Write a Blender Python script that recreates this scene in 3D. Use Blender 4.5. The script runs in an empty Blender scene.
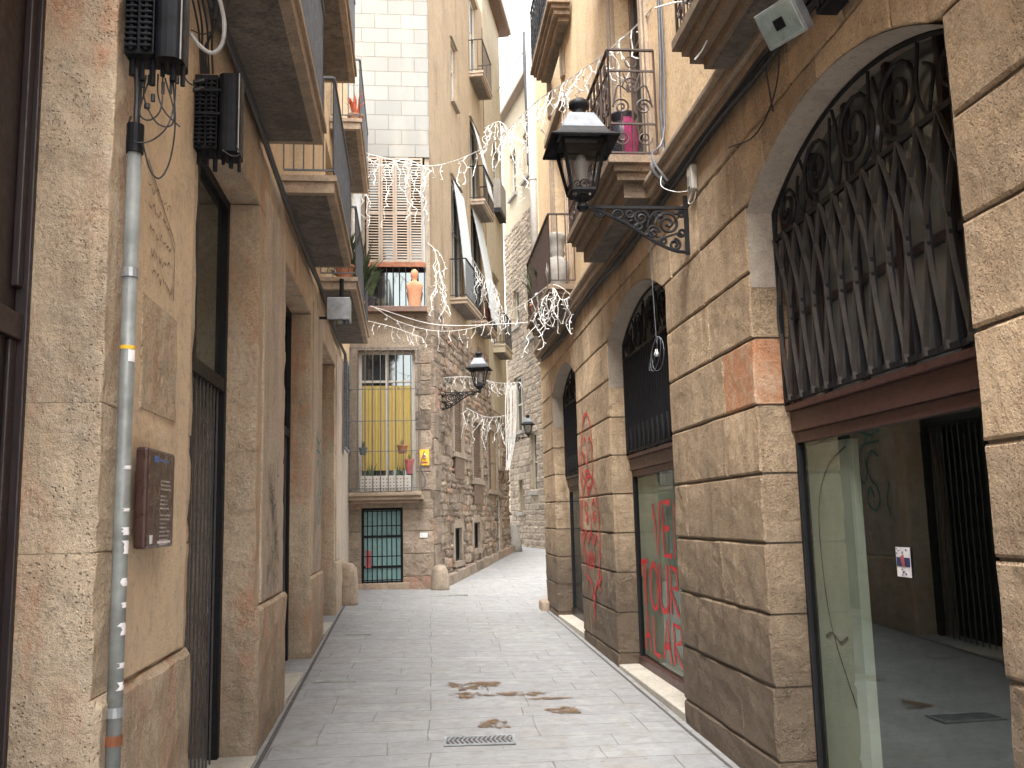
import bpy, math, random
import numpy as np
from mathutils import Vector, Matrix, noise
random.seed(7)
S = bpy.context.scene; COL = S.collection
PI = math.pi
# ------------------------------------------------------------------ camera
F = 925.; PT, RO, YW = map(math.radians, (8.23, -1.39, 5.9))
FW = Vector((math.sin(YW)*math.cos(PT), math.cos(YW)*math.cos(PT), math.sin(PT)))
r0 = Vector((math.cos(YW), -math.sin(YW), 0)); u0_ = r0.cross(FW)
RT = r0*math.cos(RO)+u0_*math.sin(RO); UP = -r0*math.sin(RO)+u0_*math.cos(RO)
cam = bpy.data.objects.new('camera', bpy.data.cameras.new('camera')); COL.objects.link(cam)
cam.matrix_world = Matrix(((RT.x, UP.x, -FW.x, 0), (RT.y, UP.y, -FW.y, 0), (RT.z, UP.z, -FW.z, 0), (0, 0, 0, 1)))
cam.data.sensor_width = 36; cam.data.lens = F/1024*36; cam.data.clip_start = .05; cam.data.clip_end = 2000
S.camera = cam
def at(px, py, Y):                       # a sight line met with the vertical plane at distance Y
    d = FW+RT*((px-512)/F)+UP*((384-py)/F)
    return d*(Y/d.y)

# ------------------------------------------------------------------ frames of the facades
class Fr:
    def __init__(s, x, y, yaw, sg):
        a = math.radians(yaw); s.o = Vector((x, y, 0)); s.u = Vector((math.sin(a), math.cos(a), 0)); s.n = Vector((math.cos(a), -math.sin(a), 0))*sg
    def __call__(s, u, z, d=0.): return s.o+s.u*u+s.n*d+Vector((0, 0, z))
    def uz(s, px, py, d=0.):
        r = FW+RT*((px-512)/F)+UP*((384-py)/F); k = (s.o.dot(s.n)+d)/r.dot(s.n); q = r*k
        return (q-s.o).dot(s.u), q.z
L = Fr(-1.142, 0, -.7, 1); R = Fr(2.1, 0, .3, -1); M = Fr(-1.4, 19.5, 90, 1); SI = Fr(.31, 19.5, 13.9, 1); T = Fr(4.26, 31.4, -8.8, -1)
W = Fr(0, 0, 90, -1)                      # plain world: u = X, d = Y

def lerp(x, a):
    for (x0, y0), (x1, y1) in zip(a, a[1:]):
        if x <= x1: return y0+(y1-y0)*max(0, (x-x0))/(x1-x0)
    return a[-1][1]
GL = [(-20, -1.95), (0, -1.80), (3.6, -1.75), (6.9, -1.69), (10, -1.59), (15.2, -1.42), (19.5, -1.36), (29, -1.06), (36, -1.03), (70, -.9)]
GR = [(-20, -1.95), (0, -1.79), (6.3, -1.70), (10.4, -1.64), (16.4, -1.555), (19.5, -1.47), (29, -1.09), (36, -1.04), (70, -.9)]
def gz(x, y):
    t = min(1, max(0, (x+1.25)/3.35)); return lerp(y, GL)*(1-t)+lerp(y, GR)*t

# ------------------------------------------------------------------ mesh builder
class MB:
    def __init__(s): s.v = []; s.f = []; s.m = []; s.k = 0
    def quad(s, *p): return s.poly(p)
    def poly(s, p):
        n = len(s.v); s.v += [Vector(q) for q in p]; s.f.append(list(range(n, n+len(p)))); s.m.append(s.k); return s
    def grid(s, P, close=False):          # P[i][j]
        n = len(s.v); a = len(P); b = len(P[0])
        for r in P: s.v += [Vector(q) for q in r]
        for i in range(a-1):
            for j in range(b if close else b-1):
                s.f.append([n+i*b+j, n+i*b+(j+1) % b, n+(i+1)*b+(j+1) % b, n+(i+1)*b+j]); s.m.append(s.k)
        return s
    def box(s, fr, u0, u1, z0, z1, d0, d1, sh=(0, 0)):
        n = len(s.v)
        for d in (d0, d1):
            for u, z in ((u0, z0), (u1, z0), (u1, z1), (u0, z1)): s.v.append(fr(u, z, d))
        for q in ((0, 1, 2, 3), (7, 6, 5, 4), (0, 4, 5, 1), (1, 5, 6, 2), (2, 6, 7, 3), (3, 7, 4, 0)):
            s.f.append([n+i for i in q]); s.m.append(s.k)
        return s
    def hexa(s, p):                       # 8 points, two rings of four
        n = len(s.v); s.v += [Vector(q) for q in p]
        for q in ((0, 1, 2, 3), (7, 6, 5, 4), (0, 4, 5, 1), (1, 5, 6, 2), (2, 6, 7, 3), (3, 7, 4, 0)):
            s.f.append([n+i for i in q]); s.m.append(s.k)
        return s
    def prism(s, pts, off):               # polygon extruded by a vector
        n = len(pts); a = [Vector(p) for p in pts]; b = [p+off for p in a]; o = len(s.v); s.v += a+b
        s.f.append([o+i for i in range(n)]); s.m.append(s.k); s.f.append([o+n+i for i in reversed(range(n))]); s.m.append(s.k)
        for i in range(n): s.f.append([o+i, o+(i+1) % n, o+n+(i+1) % n, o+n+i]); s.m.append(s.k)
        return s
    def tube(s, pts, r, n=6, cap=True):
        pts = [Vector(p) for p in pts]; rings = []; N = len(pts); prev = None
        for i, p in enumerate(pts):
            t = (pts[min(i+1, N-1)]-pts[max(i-1, 0)])
            if t.length < 1e-9: t = Vector((0, 0, 1))
            t.normalize()
            if prev is None: a = t.orthogonal().normalized()
            else:
                a = prev-t*prev.dot(t)
                a = a.normalized() if a.length > 1e-6 else t.orthogonal().normalized()
            prev = a; b = t.cross(a); rr = r[i] if isinstance(r, (list, tuple)) else r
            rings.append([p+(a*math.cos(2*PI*j/n)+b*math.sin(2*PI*j/n))*rr for j in range(n)])
        o = len(s.v); s.grid(rings, True)
        if cap:
            s.f.append([o+j for j in reversed(range(n))]); s.m.append(s.k)
            s.f.append([o+(N-1)*n+j for j in range(n)]); s.m.append(s.k)
        return s
    def bar(s, p, q, w, h=None, up=Vector((0, 0, 1))):     # flat bar p->q
        h = h or w; p = Vector(p); q = Vector(q); t = (q-p).normalized()
        a = t.cross(up)
        if a.length < 1e-4: a = t.cross(Vector((1, 0, 0)))
        a.normalize(); b = t.cross(a)
        return s.hexa([p-a*w/2-b*h/2, p+a*w/2-b*h/2, p+a*w/2+b*h/2, p-a*w/2+b*h/2, q-a*w/2-b*h/2, q+a*w/2-b*h/2, q+a*w/2+b*h/2, q-a*w/2+b*h/2])
    def lathe(s, c, prof, n=16, ax=None):  # prof [(r,z)]
        c = Vector(c); return s.tube([c+Vector((0, 0, z)) for r, z in prof], [max(r, 1e-4) for r, z in prof], n)
    def block(s, fr, u0, u1, zb, zt, depth=.3, bev=.008, rough=.004, d=0., nu=5, nv=4, jit=0.):
        """dressed stone: zb/zt numbers or functions of u; uneven front with worn arrises"""
        fb = zb if callable(zb) else (lambda u: zb); ft = zt if callable(zt) else (lambda u: zt)
        us = [u0, u0+bev]+[u0+bev+(u1-u0-2*bev)*i/nu for i in range(1, nu)]+[u1-bev, u1]
        P = []; seed = Vector((random.random()*50, random.random()*50, 0))
        J = [random.uniform(-jit, jit) for _ in range(8)]
        for i, u in enumerate(us):
            a = fb(u); b = ft(u); zs = [a, a+bev]+[a+bev+(b-a-2*bev)*j/nv for j in range(1, nv)]+[b-bev, b]; col = []
            tu = (u-u0)/(u1-u0)
            for j, z in enumerate(zs):
                e = i in (0, len(us)-1) or j in (0, len(zs)-1)
                tz = (z-a)/max(1e-6, b-a)
                w = noise.noise(seed+Vector((u*5, z*5, 0)))+.5*noise.noise(seed+Vector((u*14, z*14, 3)))
                du = (J[0]*(1-tz)+J[1]*tz)*(1-tu)+(J[2]*(1-tz)+J[3]*tz)*tu
                dz = (J[4]*(1-tu)+J[5]*tu)*(1-tz)+(J[6]*(1-tu)+J[7]*tu)*tz
                col.append((u+du, z+dz, d+w*rough-(bev*(.5+1.8*abs(noise.noise(seed+Vector((u*7, z*7, 9))))) if e else 0)))
            P.append(col)
        s.grid([[fr(*q) for q in c] for c in P])
        ring = [P[i][0] for i in range(len(us))]+[P[-1][j] for j in range(1, len(P[0]))]+[P[i][-1] for i in reversed(range(len(us)-1))]+[P[0][j] for j in reversed(range(1, len(P[0])-1))]
        s.grid([[fr(*q) for q in ring], [fr(q[0], q[1], d-depth) for q in ring]], True)
        return s
    def wall(s, fr, u0, u1, z0, z1, holes, d=0., depth=.3, maxc=1.):
        us = sorted({u0, u1, *[h[0] for h in holes], *[h[1] for h in holes]}); zs = sorted({z0, z1, *[h[2] for h in holes], *[h[3] for h in holes]})
        us = [u for u in us if u0 <= u <= u1]; zs = [z for z in zs if z0 <= z <= z1]
        for a, b in zip(us, us[1:]):
            for c, e in zip(zs, zs[1:]):
                m, n = (a+b)/2, (c+e)/2
                if any(h[0] < m < h[1] and h[2] < n < h[3] for h in holes): continue
                s.quad(fr(a, c, d), fr(b, c, d), fr(b, e, d), fr(a, e, d))
        for h in holes:
            a, b, c, e = h[:4]; D = d-depth
            s.quad(fr(a, c, d), fr(a, c, D), fr(a, e, D), fr(a, e, d)); s.quad(fr(b, c, d), fr(b, c, D), fr(b, e, D), fr(b, e, d))
            s.quad(fr(a, e, d), fr(a, e, D), fr(b, e, D), fr(b, e, d)); s.quad(fr(a, c, d), fr(a, c, D), fr(b, c, D), fr(b, c, d))
        return s
    def build(s, name, mats, parent=None, loc=None, bevel=0, smooth=False, **props):
        o = wl(parent) if parent else (Vector(loc) if loc is not None else Vector((0, 0, 0)))
        me = bpy.data.meshes.new(name); me.from_pydata([v-o for v in s.v], [], s.f); me.update()
        mats = mats if isinstance(mats, (list, tuple)) else [mats]
        for m in mats: me.materials.append(MT[m] if isinstance(m, str) else m)
        if len(mats) > 1: me.polygons.foreach_set('material_index', s.m)
        if smooth: me.polygons.foreach_set('use_smooth', [True]*len(me.polygons))
        ob = bpy.data.objects.new(name, me); COL.objects.link(ob)
        WL[ob.name] = o
        if parent: ob.parent = parent
        else: ob.location = o
        if bevel:
            b = ob.modifiers.new('bevel', 'BEVEL'); b.width = bevel; b.segments = 2; b.limit_method = 'ANGLE'
        for k, v in props.items(): ob[k] = v
        return ob
WL = {}
def wl(o): return WL[o.name]
def thing(name, loc, label, cat, group=None):
    o = bpy.data.objects.new(name, None); COL.objects.link(o); o.location = loc; WL[o.name] = Vector(loc)
    o.empty_display_size = .2; o['label'] = label; o['category'] = cat
    if group: o['group'] = group
    return o
def tag(o, label, cat, group=None):
    o['label'] = label; o['category'] = cat
    if group: o['group'] = group
    return o
def spiral(c, a, b, r0, r1, turns, n=None, ph=0):
    n = n or int(14*turns)+2
    return [Vector(c)+(a*math.cos(ph+2*PI*turns*i/n)+b*math.sin(ph+2*PI*turns*i/n))*(r0+(r1-r0)*i/n) for i in range(n+1)]
def spline(pts, n=8):
    pts = [Vector(p) for p in pts]; P = [pts[0]*2-pts[1]]+pts+[pts[-1]*2-pts[-2]]; out = []
    for i in range(1, len(P)-2):
        for j in range(n):
            t = j/n; a, b, c, d = P[i-1:i+3]
            out.append(.5*((2*b)+(c-a)*t+(2*a-5*b+4*c-d)*t*t+(3*b-3*c+d-a)*t**3))
    return out+[pts[-1]]

# ------------------------------------------------------------------ materials
MT = {}
class N:
    def __init__(s, name):
        s.m = bpy.data.materials.new(name); s.m.use_nodes = True; s.t = s.m.node_tree; s.t.nodes.clear(); MT[name] = s.m
        s.out = s.n('ShaderNodeOutputMaterial'); s.pos = s.n('ShaderNodeNewGeometry')
    def n(s, t, **k):
        x = s.t.nodes.new(t)
        for a, b in k.items():
            if a.startswith('i_'): x.inputs[int(a[2:]) if a[2:].isdigit() else a[2:].replace('_', ' ')].default_value = b
            else: setattr(x, a, b)
        return x
    def l(s, a, b): s.t.links.new(a, b)
    def vec(s, sc=(1, 1, 1), rot=0):
        m = s.n('ShaderNodeMapping'); m.inputs['Scale'].default_value = sc; m.inputs['Rotation'].default_value = (0, 0, rot); s.l(s.pos.outputs['Position'], m.inputs[0]); return m.outputs[0]
    def noise(s, scale, detail=6, rough=.6, sc=(1, 1, 1), dist=0):
        x = s.n('ShaderNodeTexNoise'); x.inputs['Scale'].default_value = scale; x.inputs['Detail'].default_value = detail; x.inputs['Roughness'].default_value = rough; x.inputs['Distortion'].default_value = dist
        s.l(s.vec(sc), x.inputs['Vector']); return x.outputs['Fac']
    def ramp(s, fac, a, b, lo=0., hi=1.):
        x = s.n('ShaderNodeMapRange'); x.inputs[1].default_value = a; x.inputs[2].default_value = b; x.inputs[3].default_value = lo; x.inputs[4].default_value = hi; s.l(fac, x.inputs[0]); return x.outputs[0]
    def mix(s, fac, a, b, mode='MIX'):
        x = s.n('ShaderNodeMix', data_type='RGBA', blend_type=mode)
        for i, v in ((0, fac), (6, a), (7, b)):
            if hasattr(v, 'is_linked') or hasattr(v, 'links'): s.l(v, x.inputs[i])
            else: x.inputs[i].default_value = v if i == 0 else (*v, 1) if len(v) == 3 else v
        return x.outputs[2]
    def math(s, op, a, b=0.):
        x = s.n('ShaderNodeMath', operation=op)
        for i, v in ((0, a), (1, b)):
            if hasattr(v, 'links'): s.l(v, x.inputs[i])
            else: x.inputs[i].default_value = v
        return x.outputs[0]
    def done(s, col, rough=.8, bump=None, dist=.01, strength=1., metal=0., spec=.3):
        p = s.n('ShaderNodeBsdfPrincipled')
        if hasattr(col, 'links'): s.l(col, p.inputs['Base Color'])
        else: p.inputs['Base Color'].default_value = (*col, 1)
        if hasattr(rough, 'links'): s.l(rough, p.inputs['Roughness'])
        else: p.inputs['Roughness'].default_value = rough
        p.inputs['Metallic'].default_value = metal; p.inputs['Specular IOR Level'].default_value = spec
        if bump is not None:
            b = s.n('ShaderNodeBump'); b.inputs['Strength'].default_value = strength; b.inputs['Distance'].default_value = dist; s.l(bump, b.inputs['Height']); s.l(b.outputs[0], p.inputs['Normal'])
        s.l(p.outputs[0], s.out.inputs[0]); s.p = p; return s.m

def stone(name, cs, var=.35, fine=60, pit=.5, streak=.35, dist=.012, rough=.88, dirtz=None, red=None, patch=None, soot=.0):
    g = N(name)
    n1 = g.noise(1.3, 5, .6); n2 = g.noise(7, 8, .7, dist=.3); n3 = g.noise(fine, 4, .6); n4 = g.noise(2.2, 6, .65, sc=(1, 1, .18))
    c = g.mix(g.ramp(n1, .42, .58), cs[0], cs[1]); c = g.mix(g.ramp(n2, .44, .60), c, cs[2]); c = g.mix(g.ramp(g.noise(3.1, 7, .75, dist=.6), .52, .66, 0, .45), c, tuple(x*.55 for x in cs[1]))
    isl = g.pos.outputs['Random Per Island']
    c = g.mix(1., c, g.mix(g.math('MULTIPLY', isl, 1.), (1-var,)*3, (1+var*.5,)*3), 'MULTIPLY')
    if red:
        f = g.math('MULTIPLY', g.math('GREATER_THAN', g.math('FRACT', g.math('MULTIPLY', isl, 7.31)), 1-red[1]), g.ramp(n2, .38, .5))
        c = g.mix(f, c, red[0])
    c = g.mix(g.ramp(n4, .5, .75, 0, streak), c, tuple(x*.42 for x in cs[2]))
    sp = g.noise(24, 4, .6)
    c = g.mix(g.ramp(sp, .54, .70, 0, .55), c, tuple(x*.5 for x in cs[2]))
    if soot:
        c = g.mix(g.ramp(g.noise(1.05, 9, .72, sc=(1, 1, .7), dist=.5), .50, .64, 0, soot), c, tuple(x*.33 for x in cs[2]))
        c = g.mix(g.ramp(g.noise(2.7, 5, .7, sc=(2.4, 2.4, .22)), .54, .64, 0, soot*.9), c, tuple(x*.3 for x in cs[1]))
    if patch: c = g.mix(g.math('MULTIPLY', g.ramp(g.noise(1.1, 5, .7, sc=(2, 2, .7)), .50, .60, 0, .8), g.ramp(n2, .35, .6)), c, patch)
    mk = g.ramp(g.noise(1.9, 4, .6), .40, .62, .25, 1.); c = g.mix(g.math('MULTIPLY', mk, g.ramp(n3, .40, .62, 0, .45)), c, tuple(min(1, x*1.25) for x in cs[0])); c = g.mix(g.math('MULTIPLY', mk, g.ramp(n3, .48, .34, 0, .45)), c, tuple(x*.6 for x in cs[1]))
    gr = g.noise(fine*3, 2, .5); c = g.mix(g.math('MULTIPLY', mk, g.ramp(gr, .54, .68, 0, .5)), c, tuple(x*.45 for x in cs[1]))
    if dirtz:                             # splash dirt on the lowest courses, ragged edge
        sx = g.n('ShaderNodeSeparateXYZ'); g.l(g.pos.outputs['Position'], sx.inputs[0])
        zz = g.math('ADD', sx.outputs[2], g.math('MULTIPLY', g.math('SUBTRACT', n2, .5), 1.6))
        c = g.mix(g.ramp(zz, dirtz[0], dirtz[1], dirtz[2], 0), c, dirtz[3])
    v = g.n('ShaderNodeTexVoronoi'); v.inputs['Scale'].default_value = 55; g.l(g.vec(), v.inputs['Vector'])
    pits = g.ramp(v.outputs['Distance'], .05, .3)
    pm = g.ramp(g.noise(3, 3), .45, .6)
    h = g.math('ADD', g.math('MULTIPLY', n2, .8), g.math('MULTIPLY', n3, .22))
    h = g.math('ADD', h, g.math('MULTIPLY', g.math('MULTIPLY', pits, pm), pit*.35))
    h = g.math('ADD', h, g.math('MULTIPLY', gr, .12))
    g.done(c, rough, h, dist*1.8); return g.m
stone('ashlar', [(.65, .475, .305), (.47, .335, .215), (.55, .42, .29)], var=.42, fine=75, pit=.8, dist=.024, streak=.75, dirtz=(-1.0, .62, .88, (.085, .064, .048)), soot=.5)
stone('red_stone', [(.56, .27, .14), (.46, .22, .125), (.58, .40, .27)], var=.1, fine=75, pit=.6, dist=.02)
stone('mortar', [(.20, .16, .12), (.15, .12, .09), (.13, .11, .085)])
stone('left_stone', [(.70, .56, .40), (.61, .465, .325), (.65, .535, .41)], var=.12, fine=60, pit=1., dist=.026, streak=.8, soot=.3, dirtz=(-1.7, -.2, .6, (.20, .155, .115)), red=((.44, .28, .19), .0), patch=(.56, .27, .15))
stone('plaster_cream', [(.74, .58, .40), (.70, .54, .37), (.64, .51, .37)], var=.0, fine=90, pit=.1, dist=.005, streak=.3)
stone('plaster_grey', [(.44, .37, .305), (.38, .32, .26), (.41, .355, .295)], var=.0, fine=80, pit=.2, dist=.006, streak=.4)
stone('pier_plaster', [(.58, .475, .37), (.50, .40, .305), (.56, .48, .395)], var=.1, fine=60, pit=.3, dist=.01, streak=.8, soot=.4, dirtz=(-1.7, -.2, .6, (.20, .165, .13)))
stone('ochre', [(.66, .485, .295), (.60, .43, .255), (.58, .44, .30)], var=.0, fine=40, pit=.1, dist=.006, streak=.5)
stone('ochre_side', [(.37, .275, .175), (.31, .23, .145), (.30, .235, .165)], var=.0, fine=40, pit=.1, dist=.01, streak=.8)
stone('sill_grey', [(.30, .28, .25), (.25, .23, .2), (.26, .24, .21)], var=.1)
stone('ochre_pale', [(.42, .355, .255), (.38, .32, .225), (.37, .315, .235)], var=0, fine=40, pit=.1, dist=.006, streak=.25)
stone('rubble', [(.34, .27, .205), (.25, .195, .145), (.30, .245, .195)], var=.5, fine=50, pit=.9, dist=.035, streak=.35, red=((.38, .235, .17), .12))
stone('rubble_pale', [(.35, .285, .22), (.28, .225, .17), (.32, .265, .21)], var=.35, fine=50, pit=.6, dist=.03, streak=.2)
stone('slab_stone', [(.42, .32, .23), (.34, .26, .19), (.28, .225, .175)], var=.1, fine=60, pit=.3, dist=.008, streak=.45)
stone('slab_brown', [(.27, .195, .135), (.22, .16, .11), (.18, .14, .105)], var=.1, fine=60, pit=.3, dist=.008, streak=.6)
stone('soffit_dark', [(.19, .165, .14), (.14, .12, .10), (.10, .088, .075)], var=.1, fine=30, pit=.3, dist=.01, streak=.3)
stone('threshold', [(.48, .44, .38), (.42, .385, .33), (.38, .35, .3)], var=.05, fine=80, pit=.1, dist=.004, streak=.2)
stone('render_front', [(.33, .27, .205), (.265, .215, .16), (.26, .21, .165)], var=.0, fine=40, pit=.4, dist=.012, streak=.75)
stone('terracotta', [(.46, .20, .11), (.40, .17, .09), (.42, .23, .14)], var=.05, pit=0, dist=.004, streak=.4)
stone('concrete_grey', [(.31, .295, .27), (.25, .235, .21), (.27, .255, .23)], var=.0, pit=.3, dist=.006)

def scored():
    g = N('scored_ashlar'); b = g.n('ShaderNodeTexBrick'); b.offset = .5
    m = g.n('ShaderNodeCombineXYZ'); sx = g.n('ShaderNodeSeparateXYZ'); g.l(g.pos.outputs['Position'], sx.inputs[0])
    g.l(g.math('ADD', sx.outputs[0], g.math('MULTIPLY', sx.outputs[1], .0)), m.inputs[0]); g.l(sx.outputs[2], m.inputs[1]); g.l(m.outputs[0], b.inputs['Vector'])
    b.inputs['Scale'].default_value = 1; b.inputs['Brick Width'].default_value = .58; b.inputs['Row Height'].default_value = .34; b.inputs['Mortar Size'].default_value = .008; b.inputs['Mortar Smooth'].default_value = .2
    b.inputs['Color1'].default_value = (.20, .20, .188, 1); b.inputs['Color2'].default_value = (.165, .165, .155, 1); b.inputs['Mortar'].default_value = (.13, .115, .09, 1)
    n2 = g.noise(5, 8, .65); c = g.mix(g.ramp(n2, .4, .7, 0, .55), b.outputs['Color'], (.18, .17, .145))
    n4 = g.noise(2.2, 6, .65, sc=(1, 1, .2)); c = g.mix(g.ramp(n4, .5, .8, 0, .5), c, (.3, .27, .22))
    h = g.math('ADD', g.math('MULTIPLY', b.outputs['Fac'], -1.), g.math('MULTIPLY', n2, .3)); g.done(c, .85, h, .012)
scored()
def street():
    g = N('street_pavers'); mp = g.vec((1, 1, 1), .015)
    w = g.n('ShaderNodeVectorMath', operation='ADD'); nz = g.n('ShaderNodeTexNoise'); nz.inputs['Scale'].default_value = 1.1; g.l(mp, nz.inputs['Vector'])
    ws = g.n('ShaderNodeVectorMath', operation='SCALE'); ws.inputs['Scale'].default_value = .09; g.l(nz.outputs['Color'], ws.inputs[0]); g.l(mp, w.inputs[0]); g.l(ws.outputs[0], w.inputs[1])
    b = g.n('ShaderNodeTexBrick'); b.offset = .37; b.offset_frequency = 3; b.squash = 1.45; b.squash_frequency = 4; g.l(w.outputs[0], b.inputs['Vector'])
    for k, v in (('Scale', 1), ('Brick Width', .86), ('Row Height', .34), ('Mortar Size', .0055), ('Mortar Smooth', .4), ('Bias', 0)): b.inputs[k].default_value = v
    b.inputs['Color1'].default_value = (.255, .257, .265, 1); b.inputs['Color2'].default_value = (.20, .202, .212, 1); b.inputs['Mortar'].default_value = (.095, .09, .085, 1)
    n1 = g.noise(.9, 6, .65); n2 = g.noise(9, 8, .7); n3 = g.noise(70, 4, .65); n5 = g.noise(2.6, 5, .7, dist=.8)
    c = g.mix(g.ramp(n1, .42, .66, 0, .5), g.mix(g.ramp(g.noise(1.6, 3), .45, .6, 0, .75), b.outputs['Color'], (.235, .237, .243)), (.25, .245, .235))
    c = g.mix(g.ramp(n2, .5, .68, 0, .45), c, (.19, .18, .17)); c = g.mix(g.ramp(n3, .35, .7, 0, .25), c, (.32, .32, .322))
    c = g.mix(g.ramp(n5, .52, .66, 0, .5), c, (.225, .205, .18))
    c = g.mix(g.ramp(g.noise(4.5, 7, .75, dist=1.), .5, .64, 0, .5), c, (.15, .145, .14)); c = g.mix(g.ramp(g.noise(3.3, 6, .7, dist=.5), .54, .66, 0, .5), c, (.34, .335, .325))
    sp = g.noise(22, 2, .5); c = g.mix(g.ramp(sp, .69, .73, 0, .6), c, (.09, .085, .08))
    h = g.math('ADD', g.math('MULTIPLY', b.outputs['Fac'], -1.2), g.math('ADD', g.math('MULTIPLY', n2, .5), g.math('MULTIPLY', n3, .12)))
    g.done(c, g.ramp(n2, .3, .7, .48, .75), h, .006, spec=.4)
street()
def plain(name, col, rough=.5, metal=0., spec=.5, var=.25, bump=.0, ns=12, stretch=(1, 1, 1)):
    g = N(name); n = g.noise(ns, 5, .6, sc=stretch); c = g.mix(g.ramp(n, .35, .7), tuple(x*(1+var) for x in col), tuple(x*(1-var) for x in col))
    g.done(c, g.ramp(g.noise(ns*2.3), .3, .7, max(0, rough-.1), min(1, rough+.12)), n if bump else None, bump or .001, metal=metal, spec=spec); return g
plain('black_iron', (.010, .010, .012), .55, spec=.25); plain('iron_brown', (.05, .033, .028), .55); plain('iron_grey', (.09, .10, .115), .5)
plain('maroon_wood', (.062, .026, .022), .42, stretch=(8, 1, 8)); plain('dark_wood', (.022, .014, .015), .45, stretch=(10, 10, .6), var=.4)
plain('brown_sign', (.055, .026, .022), .3); plain('black_plastic', (.007, .008, .011), .55, var=.5, spec=.2); plain('cable_black', (.02, .02, .023), .55); plain('cable_grey', (.30, .30, .30), .5)
plain('pipe_zinc', (.21, .225, .22), .5, var=.35, ns=7, metal=.15); plain('pipe_paint', (.42, .40, .375), .55, var=.12); plain('white_plastic', (.66, .655, .63), .5, var=.15)
plain('wood_shutter', (.24, .185, .14), .65, var=.2, stretch=(6, 6, 1)); plain('white_frame', (.44, .41, .36), .5, var=.1); plain('brown_shutter', (.13, .09, .065), .6, var=.3)
plain('green_leaf', (.05, .075, .03), .6, var=.5); plain('teal_board', (.20, .36, .36), .5, var=.12); plain('yellow_cloth', (.44, .33, .10), .8, var=.12, stretch=(9, 1, .3))
plain('magenta_cloth', (.20, .008, .06), .8); plain('rust', (.2, .07, .03), .7); plain('sill_brown', (.12, .07, .05), .6); plain('pink_plastic', (.38, .10, .10), .5)
plain('orange_flower', (.75, .16, .05), .6); plain('white_paint', (.78, .78, .76), .55, var=.05); plain('blind_white', (.48, .50, .51), .7, var=.06, stretch=(1, 1, 20))
plain('yellow_sign', (.80, .48, .04), .5, var=.05); plain('red_spray', (.55, .025, .03), .6, var=.25); plain('grey_spray', (.10, .095, .09), .7, var=.3); plain('teal_spray', (.05, .22, .20), .7, var=.3)
plain('whitewash', (.46, .48, .42), .6, var=.12, ns=3); plain('logo_blue', (.08, .17, .42), .5); plain('print_grey', (.38, .34, .33), .6); plain('navy', (.03, .035, .12), .5); plain('white_print', (.72, .7, .72), .5)
plain('room_dark', (.055, .055, .06), .9); plain('floor_dark', (.10, .10, .10), .5); plain('galv', (.34, .36, .38), .45, metal=.5); plain('lamp_grey', (.15, .165, .185), .6, var=.3); plain('hood_grey', (.13, .145, .165), .6, var=.25); plain('gate_iron', (.07, .07, .078), .45); plain('lit_bar_iron', (.040, .033, .029), .6); plain('wire_brown', (.20, .14, .09), .8); plain('gutter_dark', (.07, .065, .06), .9)
plain('wet_rust', (.19, .115, .06), .35, var=.5, ns=18); plain('mint_paint', (.45, .55, .5), .6); plain('pot_black', (.03, .03, .04), .3); plain('curtain_white', (.6, .58, .54), .8, var=.1, stretch=(9, 9, .3))
def stain_mat():
    g = N('stain_ragged'); n = g.noise(9, 6, .7, dist=.6); c = g.mix(g.ramp(g.noise(16, 4), .35, .65), (.20, .115, .055), (.08, .06, .045)); p = g.n('ShaderNodeBsdfPrincipled'); g.l(c, p.inputs['Base Color']); p.inputs['Roughness'].default_value = .35
    t = g.n('ShaderNodeBsdfTransparent'); x = g.n('ShaderNodeMixShader'); g.l(g.ramp(n, .44, .52, 0, .92), x.inputs[0]); g.l(t.outputs[0], x.inputs[1]); g.l(p.outputs[0], x.inputs[2]); g.l(x.outputs[0], g.out.inputs[0])
stain_mat()
def glass(name, tint, refl, rough=.0, trans=True):
    g = N(name); gl = g.n('ShaderNodeBsdfGlossy'); gl.inputs['Roughness'].default_value = rough; gl.inputs['Color'].default_value = (.86, .95, .93, 1)
    b = g.n('ShaderNodeBsdfTransparent') if trans else g.n('ShaderNodeBsdfDiffuse'); b.inputs['Color'].default_value = (*tint, 1)
    fr = g.n('ShaderNodeLayerWeight'); fr.inputs['Blend'].default_value = .25
    f = g.ramp(fr.outputs['Facing'], 0, 1, refl, min(1, refl*1.6+.12)); x = g.n('ShaderNodeMixShader'); g.l(f, x.inputs[0]); g.l(b.outputs[0], x.inputs[1]); g.l(gl.outputs[0], x.inputs[2])
    bp = g.n('ShaderNodeBump'); bp.inputs['Strength'].default_value = .02; bp.inputs['Distance'].default_value = .004; g.l(g.noise(2.2, 2), bp.inputs['Height']); g.l(bp.outputs[0], gl.inputs['Normal'])
    g.l(x.outputs[0], g.out.inputs[0])
glass('shop_glass', (.62, .66, .62), .105); glass('dark_glass', (.03, .032, .035), .16, .04, False); glass('lamp_glass', (.8, .8, .82), .12, .05)

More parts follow.
